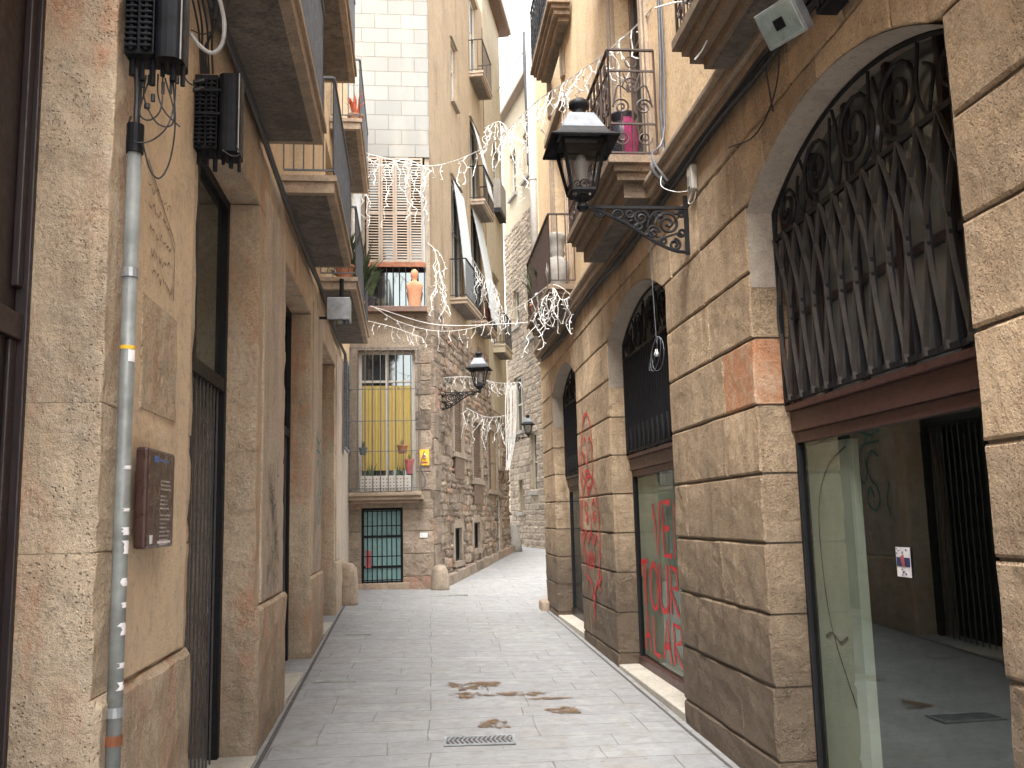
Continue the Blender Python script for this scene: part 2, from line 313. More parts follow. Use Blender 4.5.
# ------------------------------------------------------------------ world, sun
w = bpy.data.worlds.new('World'); S.world = w; w.use_nodes = True; nt = w.node_tree
bg = nt.nodes['Background']; sk = nt.nodes.new('ShaderNodeTexSky'); sk.sky_type = 'NISHITA'; sk.sun_disc = False
SE, SA = math.radians(62), math.radians(200)
sk.sun_elevation = SE; sk.sun_rotation = SA; sk.air_density = 1.; sk.dust_density = 4.; sk.ozone_density = 1
hs = nt.nodes.new('ShaderNodeHueSaturation'); hs.inputs['Saturation'].default_value = .05; nt.links.new(sk.outputs[0], hs.inputs['Color']); nt.links.new(hs.outputs[0], bg.inputs[0]); bg.inputs[1].default_value = .15
sun = bpy.data.objects.new('sun', bpy.data.lights.new('sun', 'SUN')); COL.objects.link(sun); sun.data.energy = 1.1; sun.data.angle = math.radians(25); sun.data.color = (1, .95, .88)
sd = Vector((math.sin(SA)*math.cos(SE), math.cos(SA)*math.cos(SE), math.sin(SE))); sun.rotation_euler = sd.to_track_quat('Z', 'Y').to_euler()
S.view_settings.view_transform = 'Standard'; S.view_settings.look = 'None'; S.view_settings.gamma = 1; S.view_settings.exposure = EXPO = 2.62
S.cycles.max_bounces = 8; S.cycles.diffuse_bounces = 5; S.cycles.glossy_bounces = 4; S.cycles.transparent_max_bounces = 8

# ------------------------------------------------------------------ street
def street_mesh():
    xs = [-200, -60, -20, -8, -4, -2.5]+[-1.6+.2*i for i in range(24)]+[3.5, 4, 5, 7, 10, 20, 60, 200]
    ys = [-200, -50, -20, -8, -3]+[-1+.5*i for i in range(76)]+[40, 45, 55, 80, 200]
    MB().grid([[Vector((x, y, gz(x, y)+.004*noise.noise(Vector((x*1.7, y*1.7, 0))))) for y in ys] for x in xs]).build('street', 'street_pavers', kind='structure', smooth=True)
street_mesh()
def gp(x, y, h=.004): return Vector((x, y, gz(x, y)+h))
m = MB()                                   # slot gutters along the two house fronts
for fr, d in ((L, .065), (R, .05)):
    ys = [1+.5*i for i in range(31 if fr is R else 35)]
    m.grid([[(lambda p: Vector((p.x, p.y, gz(p.x, p.y)+.006)))(fr(y, 0, d+k)) for y in ys] for k in (0, .022 if fr is R else .035)])
m.build('gutter', 'gutter_dark', kind='structure')
def grate(cx, cy, w, h, rz, slots, label, cat='drain cover'):
    g0 = gp(cx, cy, 0); f = Fr(cx, cy, 90-math.degrees(rz), -1); z = g0.z+.006
    t = thing('drain_cover', (cx, cy, g0.z), label, cat)
    m = MB().box(f, -w/2, w/2, z-.03, z, -h/2, h/2); m.build('frame_plate', 'gutter_dark' if slots else 'concrete_grey', t)
    if slots:
        b = MB(); e = .02
        for a in ((-w/2, w/2, -h/2, -h/2+e), (-w/2, w/2, h/2-e, h/2), (-w/2, -w/2+e, -h/2+e, h/2-e), (w/2-e, w/2, -h/2+e, h/2-e)): b.box(f, a[0], a[1], z, z+.008, a[2], a[3])
        n = 14
        for i in range(n):
            u = -w/2+e+(w-2*e)*(i+.5)/n
            for s in (-1, 1):
                p = f(u-.008, z+.004, s*.004); q = f(u+.022, z+.004, s*(h/2-e)); b.bar(p, q, .012, .008)
        b.build('grate', 'galv', t)
    else:
        b = MB().box(f, -w/2+.012, w/2-.012, z, z+.003, -h/2+.012, h/2-.012); b.build('cover', 'pipe_zinc', t)
grate(.445, 7.36, .54, .27, -.05, 1, 'slotted metal drain grate in the paving below the rusty stains')
grate(-.86, 8.62+1.25, .42, .17, 0, 0, 'flat grey rectangular cover beside the left gutter')
grate(-.83, 13.0, .34, .2, 0, 0, 'small flat grey cover farther up the left side of the paving')
grate(.55, 18.3, .7, .5, .1, 0, 'worn flat grey cover in front of the corner house')
def stain(px, r, seed, sx=1., sy=1.):
    Y = px[1]; c = (px[0], Y); n = 60; P = []; r *= 1.12
    for i in range(n):
        a = 2*PI*i/n; k = r*(.65+1.1*abs(noise.noise(Vector((math.cos(a)*1.8, math.sin(a)*1.8, seed))))+.5*abs(noise.noise(Vector((math.cos(a)*6, math.sin(a)*6, seed))))+.5*abs(noise.noise(Vector((math.cos(a)*14, math.sin(a)*14, seed)))))
        P.append(gp(c[0]+math.cos(a)*k*sx, c[1]+math.sin(a)*k*sy, .0075))
    return P
m = MB()
for i, (x, y, r, sx, sy) in enumerate(((.48, 9.45, .14, 1.3, 1.1), (.68, 9.55, .1, 1.2, .8), (.45, 9.05, .12, 1, .6), (.9, 9.0, .16, 1.4, .45), (1.18, 8.75, .09, 1.6, .4), (1.25, 8.25, .10, 1, 1), (.6, 7.85, .10, .9, 1.), (.42, 8.9, .07, 1, .7))): m.poly(stain((x, y), r, i*3.1, sx, sy))
m.build('stain', 'stain_ragged', kind='structure')

# ------------------------------------------------------------------ shared parts
def railing(m, fr, u0, u1, z, d0, d1, h=.95, sp=.11, r=.008, flat=False, ends=(1, 1)):
    """bars on three sides"""
    segs = [((u0, d1), (u1, d1))]+([((u0, d0), (u0, d1))] if ends[0] else [])+([((u1, d0), (u1, d1))] if ends[1] else [])
    for (a, b), (c, e) in segs:
        for zz, t in ((z+h, .022), (z+.06, .016)): m.bar(fr(a, zz, b), fr(c, zz, e), .035 if zz > z+.5 else .02, t)
        ln = math.hypot(c-a, e-b); n = max(2, int(ln/sp))
        for i in range(n+1):
            t = i/n; p = fr(a+(c-a)*t, z+.06, b+(e-b)*t); q = p+Vector((0, 0, h-.06))
            if flat: m.bar(p, q, .028, .008, up=fr.n)
            else: m.tube([p, q], r, 5)
def balcony(parent, fr, u0, u1, z, dep, th=.16, mat='slab_stone', rmat='iron_grey', scrolls=False, sp=.11, h=.95, label=None, ends=(1, 1), lip=True):
    m = MB()
    if th > .25:
        for a, b, k in ((0, .07, 0), (.07, .13, .05), (.13, .2, .09), (.2, th, .16)): m.box(fr, u0+k, u1-k, z-b, z-a, -.02, dep-k)
    else:
        m.box(fr, u0, u1, z-.06, z, -.02, dep); m.box(fr, u0+.025, u1-.025, z-th, z-.06, -.02, dep-.025)
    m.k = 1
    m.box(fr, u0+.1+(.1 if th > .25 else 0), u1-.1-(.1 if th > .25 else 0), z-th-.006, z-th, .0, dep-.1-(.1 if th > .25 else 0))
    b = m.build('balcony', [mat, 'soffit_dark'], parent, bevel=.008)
    if label: b['label'] = label
    r = MB(); e = .035
    if not scrolls: railing(r, fr, u0+e, u1-e, z, 0, dep-e, h, sp, ends=ends)
    else:
        sides = [((u0+e, dep-e), (u1-e, dep-e)), ((u0+e, 0), (u0+e, dep-e)), ((u1-e, 0), (u1-e, dep-e))]
        for (a, b_), (c, e_) in sides:
            P0 = fr(a, z, b_); P1 = fr(c, z, e_); D = P1-P0; ln = D.length; D.normalize(); Z = Vector((0, 0, 1))
            for zz in (.03, .30, .80, h): r.bar(P0+Z*zz, P1+Z*zz, .03 if zz == h else .018, .016)
            n = max(1, round(ln/.34)); wd = ln/n
            for i in range(n):
                c0 = P0+D*(wd*(i+.5))
                for s_ in (-1, 1):
                    r.tube(spiral(c0+D*s_*wd*.24+Z*.46, D*s_, Z, wd*.19, .012, 1.8), .010, 5)
                    r.tube(spiral(c0+D*s_*wd*.24+Z*.17, D*s_, -Z, wd*.17, .01, 1.6), .008, 5)
                    r.tube(spline([c0+D*s_*wd*.43+Z*.46, c0+D*s_*wd*.3+Z*.66, c0+D*s_*wd*.05+Z*.6, c0+D*s_*wd*.18+Z*.78], 5), .008, 5)
                    r.tube([c0+D*s_*wd*.5+Z*.03, c0+D*s_*wd*.5+Z*h], .011, 5)
                r.tube([c0+Z*.03, c0+Z*h], .009, 5); r.tube(spiral(c0+Z*.66, D, Z, wd*.2, .012, 2), .008, 5); r.tube([c0-D*wd*.25+Z*.03, c0-D*wd*.25+Z*.8], .006, 5); r.tube([c0+D*wd*.25+Z*.03, c0+D*wd*.25+Z*.8], .006, 5)
                r.tube(spiral(c0+Z*.88, D, Z, .055, .05, 1), .006, 5)
    rr = r.build('railing', rmat, b)
    return b
def french_window(parent, fr, u0, u1, z0, z1, d, fmat='brown_shutter', gmat='dark_glass', leaves=2, rails=(.35, .7), fw=.07):
    m = MB(); m.box(fr, u0, u0+fw, z0, z1, d, d+.06).box(fr, u1-fw, u1, z0, z1, d, d+.06).box(fr, u0+fw, u1-fw, z1-fw, z1, d, d+.058).box(fr, u0+fw, u1-fw, z0, z0+fw, d, d+.058)
    for i in range(1, leaves):
        u = u0+(u1-u0)*i/leaves; m.box(fr, u-fw*.5, u+fw*.5, z0+fw, z1-fw, d, d+.055)
    for k in rails: zz = z0+(z1-z0)*k; m.box(fr, u0+fw, u1-fw, zz-.025, zz+.025, d, d+.05)
    f = m.build('window', fmat, parent, bevel=.005)
    g = MB().quad(fr(u0+.02, z0+.02, d+.02), fr(u1-.02, z0+.02, d+.02), fr(u1-.02, z1-.02, d+.02), fr(u0+.02, z1-.02, d+.02)).build('pane', gmat, f)
    return f
def louvres(m, fr, u0, u1, z0, z1, d, sp=.05, th=.035, mid=()):
    e = .045; m.box(fr, u0, u0+e, z0, z1, d, d+th).box(fr, u1-e, u1, z0, z1, d, d+th)
    for a in (z0, z1-e, *[z0+(z1-z0)*k for k in mid]): m.box(fr, u0+e, u1-e, a, a+e, d+.002, d+th-.002)
    z = z0+e+.02
    while z < z1-e-.02:
        m.hexa([fr(u0+e, z, d+.004), fr(u1-e, z, d+.004), fr(u1-e, z+.006, d+.004), fr(u0+e, z+.006, d+.004), fr(u0+e, z-.03, d+th-.004), fr(u1-e, z-.03, d+th-.004), fr(u1-e, z-.024, d+th-.004), fr(u0+e, z-.024, d+th-.004)]); z += sp
def ribbon(m, fr, pts, wd=.02, d=.004, smooth=True, flip=1):
    """painted stroke lying on a surface: pts are (u, z)"""
    P = [Vector((a, b, 0)) for a, b in pts]
    if smooth and len(P) > 2: P = spline(P, 6)
    a, b = [], []
    for i, p in enumerate(P):
        t = (P[min(i+1, len(P)-1)]-P[max(i-1, 0)]); t = t.normalized() if t.length > 1e-6 else Vector((1, 0, 0)); n = Vector((-t.y, t.x, 0)); w_ = wd*(.85+.5*noise.noise(p*9+Vector((0, 0, 4))))/2
        a.append(fr(p.x+n.x*w_, p.y+n.y*w_, d)); b.append(fr(p.x-n.x*w_, p.y-n.y*w_, d))
    m.grid([a, b])

# ------------------------------------------------------------------ right-hand house
RB = thing('stone_building', (2.6, 8, -1.7), 'tan ashlar house with arched grilled shopfronts and scrolled iron balconies', 'building')
OP = [(3.29, 5.62), (7.65, 10.24), (12.46, 14.8)]; ZS, ZC = 1.93, 2.27
def arch(a, b):
    c = (a+b)/2; h = (b-a)/2; s = ZC-ZS; rad = (h*h+s*s)/(2*s); zc = ZC-rad
    return lambda u: zc+math.sqrt(max(0, rad*rad-(u-c)**2)) if abs(u-c) <= h else ZS
CZ = [-1.95, -1.49, -1.058, -.626, -.194, .238, .67, 1.10, 1.53, 1.97, 2.40, 2.74]
m = MB(); G = .007
def course(m, fr, a, b, z0, z1, k, lens=(.95, 1.7), **kw):
    u = a; ph = random.uniform(*lens)*(.55 if k % 2 else 1)
    while u < b-1e-6:
        e = min(b, u+ph)
        if b-e < .35: e = b
        m.block(fr, u+(.003 if u > a else 0), e-(.003 if e < b else 0), z0+G, z1-G, **kw); u = e; ph = random.uniform(*lens)
edges = [-3., 3.29, 5.62, 7.65, 10.24, 12.46, 14.8, 16.15]
for k, (z0, z1) in enumerate(zip(CZ, CZ[1:])):
    for a, b in zip(edges[::2], edges[1::2]):
        if z1 <= ZS+.05: 
            if a == 5.62 and z0 == .67: m.k = 3; m.block(R, a, 6.22, z0+G, z1-G, depth=.3, bev=.013, rough=.008); m.k = 0; m.block(R, 6.226, b, z0+G, z1-G, depth=.3, bev=.013, rough=.006)
            else: course(m, R, a, b, z0, z1, k, depth=.3, bev=.013, rough=.006 if z0 > .2 else .012)
for a, b in OP:                            # upper courses run across, cut by the arches
    pass
allb = []
for k, (z0, z1) in enumerate(((1.97, 2.40), (2.40, 2.74))):
    u = -3.; i = 0
    cuts = {-3., 16.15}
    for a, b in OP:
        if k == 0: cuts |= {a-.22, b+.22, a+.38, b-.38}
        else: cuts |= {(a+b)/2-.35, (a+b)/2+.35, a-.1, b+.1}
    cs = sorted(cuts); out = []
    for a, b in zip(cs, cs[1:]):
        n = max(1, round((b-a)/.95)); out += [a+(b-a)*j/n for j in range(n)]
    out.append(cs[-1])
    for a, b in zip(out, out[1:]):
        fs = [arch(*o) for o in OP if o[0] < b and o[1] > a]; o = [o for o in OP if o[0] < b and o[1] > a]
        zb = z0+G
        if fs and k == 0: zb = (lambda u, f=fs[0], o=o[0]: max(1.97+G, f(u) if o[0] <= u <= o[1] else 0))
        m.block(R, a+G, b-G, zb, z1-G, depth=.3, bev=.008 if k == 0 and fs else .013, rough=.005, nu=9)
m.k = 1
for a, b in zip(edges[::2], edges[1::2]): m.box(R, a+.012, b-.012, -2.1, 2.0, -.31, -.016)
for a, b in OP:
    f = arch(a, b); us = [a+(b-a)*i/20 for i in range(21)]
    m.grid([[R(u, max(f(u)+.01, 1.98), d) for u in us] for d in (-.016,)]+[[R(u, 2.74, -.016) for u in us]])
for a, b in zip(edges[::2], edges[1::2]): m.box(R, a, b, 2.0, 2.74, -.31, -.0165)
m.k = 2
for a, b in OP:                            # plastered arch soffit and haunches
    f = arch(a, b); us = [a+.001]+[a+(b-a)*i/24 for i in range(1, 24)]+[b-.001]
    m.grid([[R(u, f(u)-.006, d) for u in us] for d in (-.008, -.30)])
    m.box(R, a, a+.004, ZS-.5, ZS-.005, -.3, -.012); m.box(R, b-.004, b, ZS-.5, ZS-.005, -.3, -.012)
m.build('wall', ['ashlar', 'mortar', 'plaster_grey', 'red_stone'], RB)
m = MB()                                   # moulded string course
for z0, z1, d in ((2.74, 2.80, .05), (2.80, 2.90, .085), (2.90, 2.95, .12)): m.box(R, -3, 16.15, z0, z1, -.3, d)
m.build('string_course', 'slab_stone', RB, bevel=.01)
UPW = [(3.4, 4.6), (8.15, 9.35), (12.9, 14.1)]
holes = [(a, b, z, z+2.75) for a, b in UPW for z in (3.05, 6.45)]
m = MB().wall(R, -3, 16.15, 2.95, 9.4, holes, d=-.05, depth=.25)
m.quad(R(16.15, -2, 0), R(16.15, -2, -5), R(16.15, 9.4, -5), R(16.15, 9.4, -.05)); m.quad(R(-3, -2, 0), R(-3, -2, -5), R(-3, 9.4, -5), R(-3, 9.4, -.05)); m.quad(R(-3, 9.4, -.05), R(16.15, 9.4, -.05), R(16.15, 9.4, -5), R(-3, 9.4, -5))
m.quad(R(-3, 2.75, -.3), R(16.15, 2.75, -.3), R(16.15, 2.75, -5), R(-3, 2.75, -5))
m.build('upper_wall', 'ochre', RB)
for a, b, z0, z1 in holes:
    m = MB()
    for x0, x1 in ((a-.2, a-.002), (b+.002, b+.2)):
        m.box(R, x0, x1, z0, z1+.2, -.05, -.01); m.box(R, x0+.05, x1-.05, z0, z1+.1, -.01, .012)
    m.box(R, a-.002, b+.002, z1+.002, z1+.2, -.05, -.012); m.box(R, a-.28, b+.28, z1+.2, z1+.32, -.05, .07)
    m.build('window_surround', 'slab_stone', RB, bevel=.006)
for a, b, z0, z1 in holes: french_window(RB, R, a, b, z0, z1, -.27)
balcony(RB, R, 1.6, 5.65, 3.12, .42, .27, mat='slab_brown', rmat='iron_brown', scrolls=True, h=1.0)
balcony(RB, R, 7.62, 10.05, 3.14, .45, .34, mat='slab_brown', rmat='iron_brown', scrolls=True, h=1.0)
balcony(RB, R, 12.15, 14.85, 3.14, .38, .27, mat='slab_brown', rmat='iron_brown', h=1.0, sp=.1)
balcony(RB, R, 11.9, 14.1, 7.2, .3, .27, mat='slab_brown', rmat='black_iron', scrolls=True, h=1.0)
balcony(RB, R, 7.62, 10.05, 6.5, .42, .27, mat='slab_brown', rmat='black_iron', h=1.0)

def grille(parent, a, b, z0, simple):
    f = arch(a, b); d = -.19; m = MB(); zr = 1.74
    m.bar(R(a+.02, zr, d), R(b-.02, zr, d), .022, .03); m.bar(R(a+.02, z0+.03, d), R(b-.02, z0+.03, d), .02, .03)
    m.tube([R(a+.02+(b-a-.04)*i/24, f(a+.02+(b-a-.04)*i/24)-.02, d) for i in range(25)], .014, 6)
    for u in (a+.02, b-.02): m.bar(R(u, z0, d), R(u, ZS-.01, d), .025, .025)
    n = 13; w_ = (b-a-.04)/n
    nrm = R.n
    for i in range(n+1):
        u = a+.02+w_*i
        if 0 < i < n: m.bar(R(u, z0+.02, d), R(u, zr, d), .030, .009, up=R.u)
    for i in range(n):
        u = a+.02+w_*i; U = u+w_
        if simple:
            m.bar(R(u+w_/2, z0+.02, d), R(u+w_/2, zr, d), .03, .01, up=R.u)
            m.bar(R(u, z0+.3, d), R(u+w_/2, z0+.02, d), .03, .008, up=R.u); m.bar(R(U, z0+.3, d), R(u+w_/2, z0+.02, d), .03, .008, up=R.u)
            continue
        q = [(0, zr), (.5, 1.28), (1, .95), (.5, z0+.02)]
        pa = [(u+w_*x, z) for x, z in ((0, zr), (.93, 1.32), (.93, 1.1), (.45, z0+.02))]
        pb = [(U-w_*x, z) for x, z in ((0, zr), (.93, 1.32), (.93, 1.1), (.45, z0+.02))]
        m.k = 1  # slanting bars in paler iron: light on their faces put into the colour
        for P in (pa, pb):
            P = spline([Vector((x, z, 0)) for x, z in P], 5)
            for p, q in zip(P, P[1:]): m.bar(R(p.x, p.y, d+.012), R(q.x, q.y, d+.012), .026, .006, up=R.u)
    m.k = 0; k = 5; w2 = (b-a)/k
    Z = Vector((0, 0, 1))
    for i in range(k):
        c = a+w2*(i+.5); top = f(c)-.03; rr = (top-zr)/2*.92
        for s_ in (-1, 1):
            pass
        m.tube(spiral(R(c, zr+rr+.01, d), R.u*(1 if i % 2 else -1), Z, rr, .03, 2.2, ph=-PI/2), .013, 6)
        m.tube(spline([R(c+w2*.5, zr, d), R(c+w2*.36, zr+.2, d), R(c+w2*.5, min(f(min(b, c+w2*.5)), f(c))-.05, d)], 5), .010, 5)
        m.tube(spline([R(c-w2*.5, zr, d), R(c-w2*.34, zr+.16, d), R(c-w2*.42, min(f(max(a, c-w2*.42)), f(c))-.04, d)], 5), .010, 5)
    g = m.build('window_grille', ['black_iron', 'lit_bar_iron'], parent); return g
def shopfront(a, b, z0, zb, wood='maroon_wood'):
    f = arch(a, b)
    m = MB(); m.box(R, a+.002, b-.002, z0, z0+.13, -.30, -.215).box(R, a+.002, b-.002, z0+.13, z0+.17, -.3, -.185).box(R, a+.002, b-.002, z0-.07, z0, -.3, -.235)
    m.box(R, a+.002, b-.002, zb-.12, zb, -.3, -.22)
    for u in (a+.002, b-.05): m.k = 1; m.box(R, u+(.02 if u > a+1 else 0), u+(.048 if u > a+1 else .028), zb, z0-.07, -.3, -.235); m.k = 0; m.box(R, u, u+.048, z0+.17, ZS-.02, -.3, -.24)
    m.k = 2
    for i in (1, 2, 3, 4): u = a+(b-a)*i/5; m.box(R, u-.022, u+.022, z0+.17, f(u)-.01, -.31, -.25)
    m.box(R, a+.05, b-.05, 1.2, 1.25, -.308, -.26); m.k = 0
    m.build('shopfront', [wood, 'black_iron', 'dark_wood'], RB, bevel=.006)
    us = [a+.003+(b-a-.006)*i/16 for i in range(17)]
    MB().grid([[R(u, z0+.1, -.285) for u in us], [R(u, f(u)-.008, -.285) for u in us]]).build('fanlight_pane', 'fan_glass', RB)
    grille(RB, a, b, z0+.17, b < 10 and False or a > 6)
glass('fan_glass', (.13, .14, .145), .15, .12, False)
shopfront(*OP[0], .49, -1.62); shopfront(*OP[1], .49, -1.52); shopfront(*OP[2], .46, -1.42, 'dark_wood')
for (a, b), zb, nm in ((OP[0], -1.6, 'shop_glass'), (OP[1], -1.5, 'shop_glass'), (OP[2], -1.45, 'dark_glass')):
    MB().quad(R(a+.01, zb, -.262), R(b-.01, zb, -.262), R(b-.01, .48, -.262), R(a+.01, .48, -.262)).build('window_pane', nm, RB)
# room behind the first two shopfronts
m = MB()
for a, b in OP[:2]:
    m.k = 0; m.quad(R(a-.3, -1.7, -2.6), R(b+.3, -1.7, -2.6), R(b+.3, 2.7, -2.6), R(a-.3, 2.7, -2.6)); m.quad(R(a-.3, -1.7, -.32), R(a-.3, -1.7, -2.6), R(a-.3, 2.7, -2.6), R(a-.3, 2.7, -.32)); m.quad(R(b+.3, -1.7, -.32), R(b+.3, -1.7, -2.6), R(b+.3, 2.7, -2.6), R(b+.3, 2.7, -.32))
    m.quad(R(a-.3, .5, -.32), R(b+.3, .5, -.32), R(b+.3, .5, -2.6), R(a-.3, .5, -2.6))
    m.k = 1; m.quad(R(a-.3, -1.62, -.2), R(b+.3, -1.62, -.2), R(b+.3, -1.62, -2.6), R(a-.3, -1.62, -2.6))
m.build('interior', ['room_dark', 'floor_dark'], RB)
m = MB().box(R, 5.03, 5.6, -1.6, .4, -.36, -.30); m.build('painted_board', 'whitewash', RB)
m = MB().box(R, 8.75, 10.2, -1.5, .4, -.34, -.29).box(R, 7.66, 8.35, -1.5, .4, -.34, -.29); m.build('painted_board', 'whitewash', RB)
for a, b in OP: MB().box(R, a+.003, b-.003, -2, gz(2, a)+.075, -.3, .0).build('threshold', 'threshold', RB, bevel=.01)
m = MB().box(R, 15.75, 16.2, -1.9, -1.40, 0, .14); m.build('corner_kerb_stone', 'slab_stone', RB, bevel=.03)

# small marks on the shop glass
t = tag(MB().quad(R(4.36, -.335, -.255), R(4.5, -.335, -.255), R(4.5, -.19, -.255), R(4.36, -.19, -.255)).build('sticker', 'white_print', loc=R(4.43, -.26, -.255)), 'small white sticker with dark and red band on the shop glass', 'sticker')
m = MB(); m.quad(R(4.365, -.285, -.2535), R(4.495, -.285, -.2535), R(4.495, -.24, -.2535), R(4.365, -.24, -.2535)); m.build('print', 'navy', t)
m = MB(); m.poly([R(4.41, -.285, -.252), R(4.44, -.285, -.252), R(4.455, -.235, -.252), R(4.42, -.225, -.252)]); m.build('print', 'pink_plastic', t)
m = MB()
for i in range(14):
    u = 4.375+.11*random.random(); z = -.33+.03*random.random() if i % 2 else -.225+.025*random.random(); m.quad(R(u, z, -.252), R(u+.014, z, -.252), R(u+.014, z+.006, -.252), R(u, z+.006, -.252))
m.build('print', 'navy', t)
# graffiti on the right-hand house
def tagit(m, name, mat, label, loc, cat='graffiti', group=None): return tag(m.build(name, mat, loc=loc), label, cat, group)
m = MB()
def RR(pts, w_=.045, d=.010): ribbon(m, R, pts, w_, d)
RR([(12.1, .95), (11.95, 1.22), (11.65, 1.30), (11.4, 1.12), (11.33, .85)]); RR([(12.15, .98), (12.1, .6), (11.85, .42), (11.6, .34), (11.38, .5), (11.35, .9)]); RR([(11.95, .95), (11.85, 1.0), (11.75, .95)]); RR([(11.6, .95), (11.5, .98), (11.42, .92)]); RR([(11.72, .9), (11.66, .7), (11.78, .66)]); RR([(11.9, .55), (11.7, .58), (11.55, .53)]); RR([(11.9, .82), (11.95, .7), (12.02, .85)]); RR([(12.3, .88), (12.2, .4), (12.1, .6)]); RR([(11.8, .42), (11.72, .25), (11.62, .42)])
tagit(m, 'graffiti', 'red_spray', 'small red sprayed face on the pier between the two far arches', R(11.7, .8, 0))
m = MB()
RR([(12.2, -.2), (12.2, .15), (11.95, .42), (11.55, .5), (11.2, .3), (11.05, -.1), (11.05, -.5)]); RR([(12.05, .1), (11.9, .18), (11.75, .1)]); RR([(11.5, .12), (11.35, .2), (11.22, .1)]); RR([(11.95, 0), (11.85, .05), (11.78, -.02), (11.9, -.06), (11.95, 0)]); RR([(11.45, 0), (11.35, .05), (11.26, -.02), (11.38, -.06), (11.45, 0)])
RR([(11.65, .05), (11.55, -.2), (11.7, -.24)]); RR([(12.15, -.3), (11.95, -.18), (11.8, -.33), (11.62, -.2), (11.45, -.35), (11.25, -.22), (11.12, -.38)]); RR([(11.95, -.42), (11.9, -.62), (11.8, -.45), (11.72, -.66), (11.6, -.45), (11.5, -.64), (11.4, -.44)]); RR([(12.2, -.2), (12.05, -.7), (11.7, -.85), (11.5, -1.2)]); RR([(11.05, -.4), (11.2, -.75), (11.45, -.9), (11.55, -1.2), (11.5, -1.3)]); RR([(11.2, -.65), (11.05, -.72), (11.2, -.82), (11.08, -.88)]); RR([(11.6, -.95), (11.5, -1.05), (11.62, -1.12)])
RR([(12.3, .3), (12.34, -.1), (12.28, -.5)])
tagit(m, 'graffiti', 'red_spray', 'large red sprayed face with teeth on the pier between the far arches', R(11.6, -.3, 0))
# lettering on the second shopfront, read from far side to near side
GLY = {'V': [[(0, 1), (.5, 0), (1, 1)]], 'E': [[(1, 1), (0, 1), (0, 0), (1, 0)], [(0, .5), (.8, .5)]], 'N': [[(0, 0), (0, 1), (1, 0), (1, 1)]], 'T': [[(0, 1), (1, 1)], [(.5, 1), (.5, 0)]],
       'O': [[(.5, 1), (0, .8), (0, .2), (.5, 0), (1, .2), (1, .8), (.5, 1)]], 'U': [[(0, 1), (0, .2), (.5, 0), (1, .2), (1, 1)]], 'R': [[(0, 0), (0, 1), (.9, .95), (.9, .6), (0, .5), (1, 0)]], 'I': [[(.5, 1), (.5, 0)]],
       'A': [[(0, 0), (.5, 1), (1, 0)], [(.2, .4), (.8, .4)]], 'L': [[(0, 1), (0, 0), (.9, 0)]], 'B': [[(0, 0), (0, 1), (.8, .9), (.7, .55), (0, .5), (.9, .35), (.8, .05), (0, 0)]]}
def letters(m, fr, txt, u, z, w_, h, gap, wd, d, dirn=-1, drip=.0):
    for ch in txt:
        if ch != ' ':
            for st in GLY[ch]:
                P = [(u+dirn*x*w_, z+y*h+random.uniform(-.012, .012)) for x, y in st]; ribbon(m, fr, P, wd, d, smooth=ch in 'OUB')
                if drip and random.random() < .8:
                    q = random.choice(P); ribbon(m, fr, [(q[0], q[1]), (q[0]+.004, q[1]-drip*random.uniform(.4, 1))], wd*.45, d, False)
        u += dirn*(w_+gap)
m = MB(); letters(m, R, 'VEN', 9.45, -.40, .27, .52, .12, .065, -.256, drip=.3); letters(m, R, 'TOURI', 10.06, -.96, .27, .46, .12, .065, -.256, drip=.35); letters(m, R, 'ALARB', 10.02, -1.42, .27, .38, .12, .06, -.256)
tagit(m, 'graffiti', 'red_spray', 'dripping red capital letters sprayed across the second shop window', R(9, -.6, -.25), 'graffiti')
m = MB(); P = [(5.6-.02, .30), (5.35, .28), (5.22, .0), (5.25, -.5), (5.2, -.85), (5.05, -1.2)]
ribbon(m, R, [(5.05, .36), (5.3, .26), (5.46, .05), (5.48, -.3), (5.4, -.7), (5.15, -1.1)], .014, -.296); ribbon(m, R, [(5.5, -.75), (5.4, -.72), (5.3, -.76), (5.2, -.72)], .02, -.296)
tagit(m, 'graffiti', 'grey_spray', 'thin curved grey scrawl on the pale board inside the near window', R(5.3, -.3, -.29))

# small fittings on the right-hand wall
def cable_run(name, fr, pts, n, spread, rad, mat, label, cat='cables'):
    m = MB()
    for i in range(n):
        ou = random.uniform(-spread, spread); od = random.uniform(0, spread)
        P = []
        for k, (u, z, d) in enumerate(pts):
            for q in (0,): P.append(fr(u, z+ou+random.uniform(-1, 1)*spread*.5, d+od))
        m.tube(spline(P, 6), rad*random.uniform(.7, 1.3), 5)
    return tag(m.build(name, mat, loc=fr(*pts[0])), label, cat)
cable_run('cable_bundle', R, [(u, 2.66+.035*math.sin(u*1.3), .03) for u in [2+.8*i for i in range(18)]], 9, .035, .011, 'cable_black', 'thick bundle of black cables under the right-hand string course')
cable_run('cable_bundle', L, [(u, 2.96+.03*math.sin(u*1.1+1), .04) for u in [2.5+.85*i for i in range(18)]], 9, .04, .012, 'cable_black', 'thick bundle of black cables along the left wall below the balconies')
m = MB(); m.tube(spline([R(7.45, 9, -.02), R(7.45, 4.6, -.02), R(7.48, 3.5, -.0), R(7.48, 3.1, .0), R(7.4, 2.95, .13), R(7.25, 2.72, .06)], 6), .016, 8); m.tube(spline([R(7.38, 9, -.02), R(7.38, 4.6, -.02), R(7.4, 3.3, .0), R(7.3, 3.0, .15), R(7.1, 2.7, .08)], 6), .010, 6)
tag(m.build('conduit', 'gate_iron', loc=R(7.45, 3, 0)), 'grey conduit rising beside the scrolled balcony', 'conduit')
m = MB(); m.tube(spline([R(7.2, 2.8, .1), R(7.0, 2.62, .16), R(6.8, 2.5, .1), R(6.6, 2.44, .03)], 6), .003, 5)
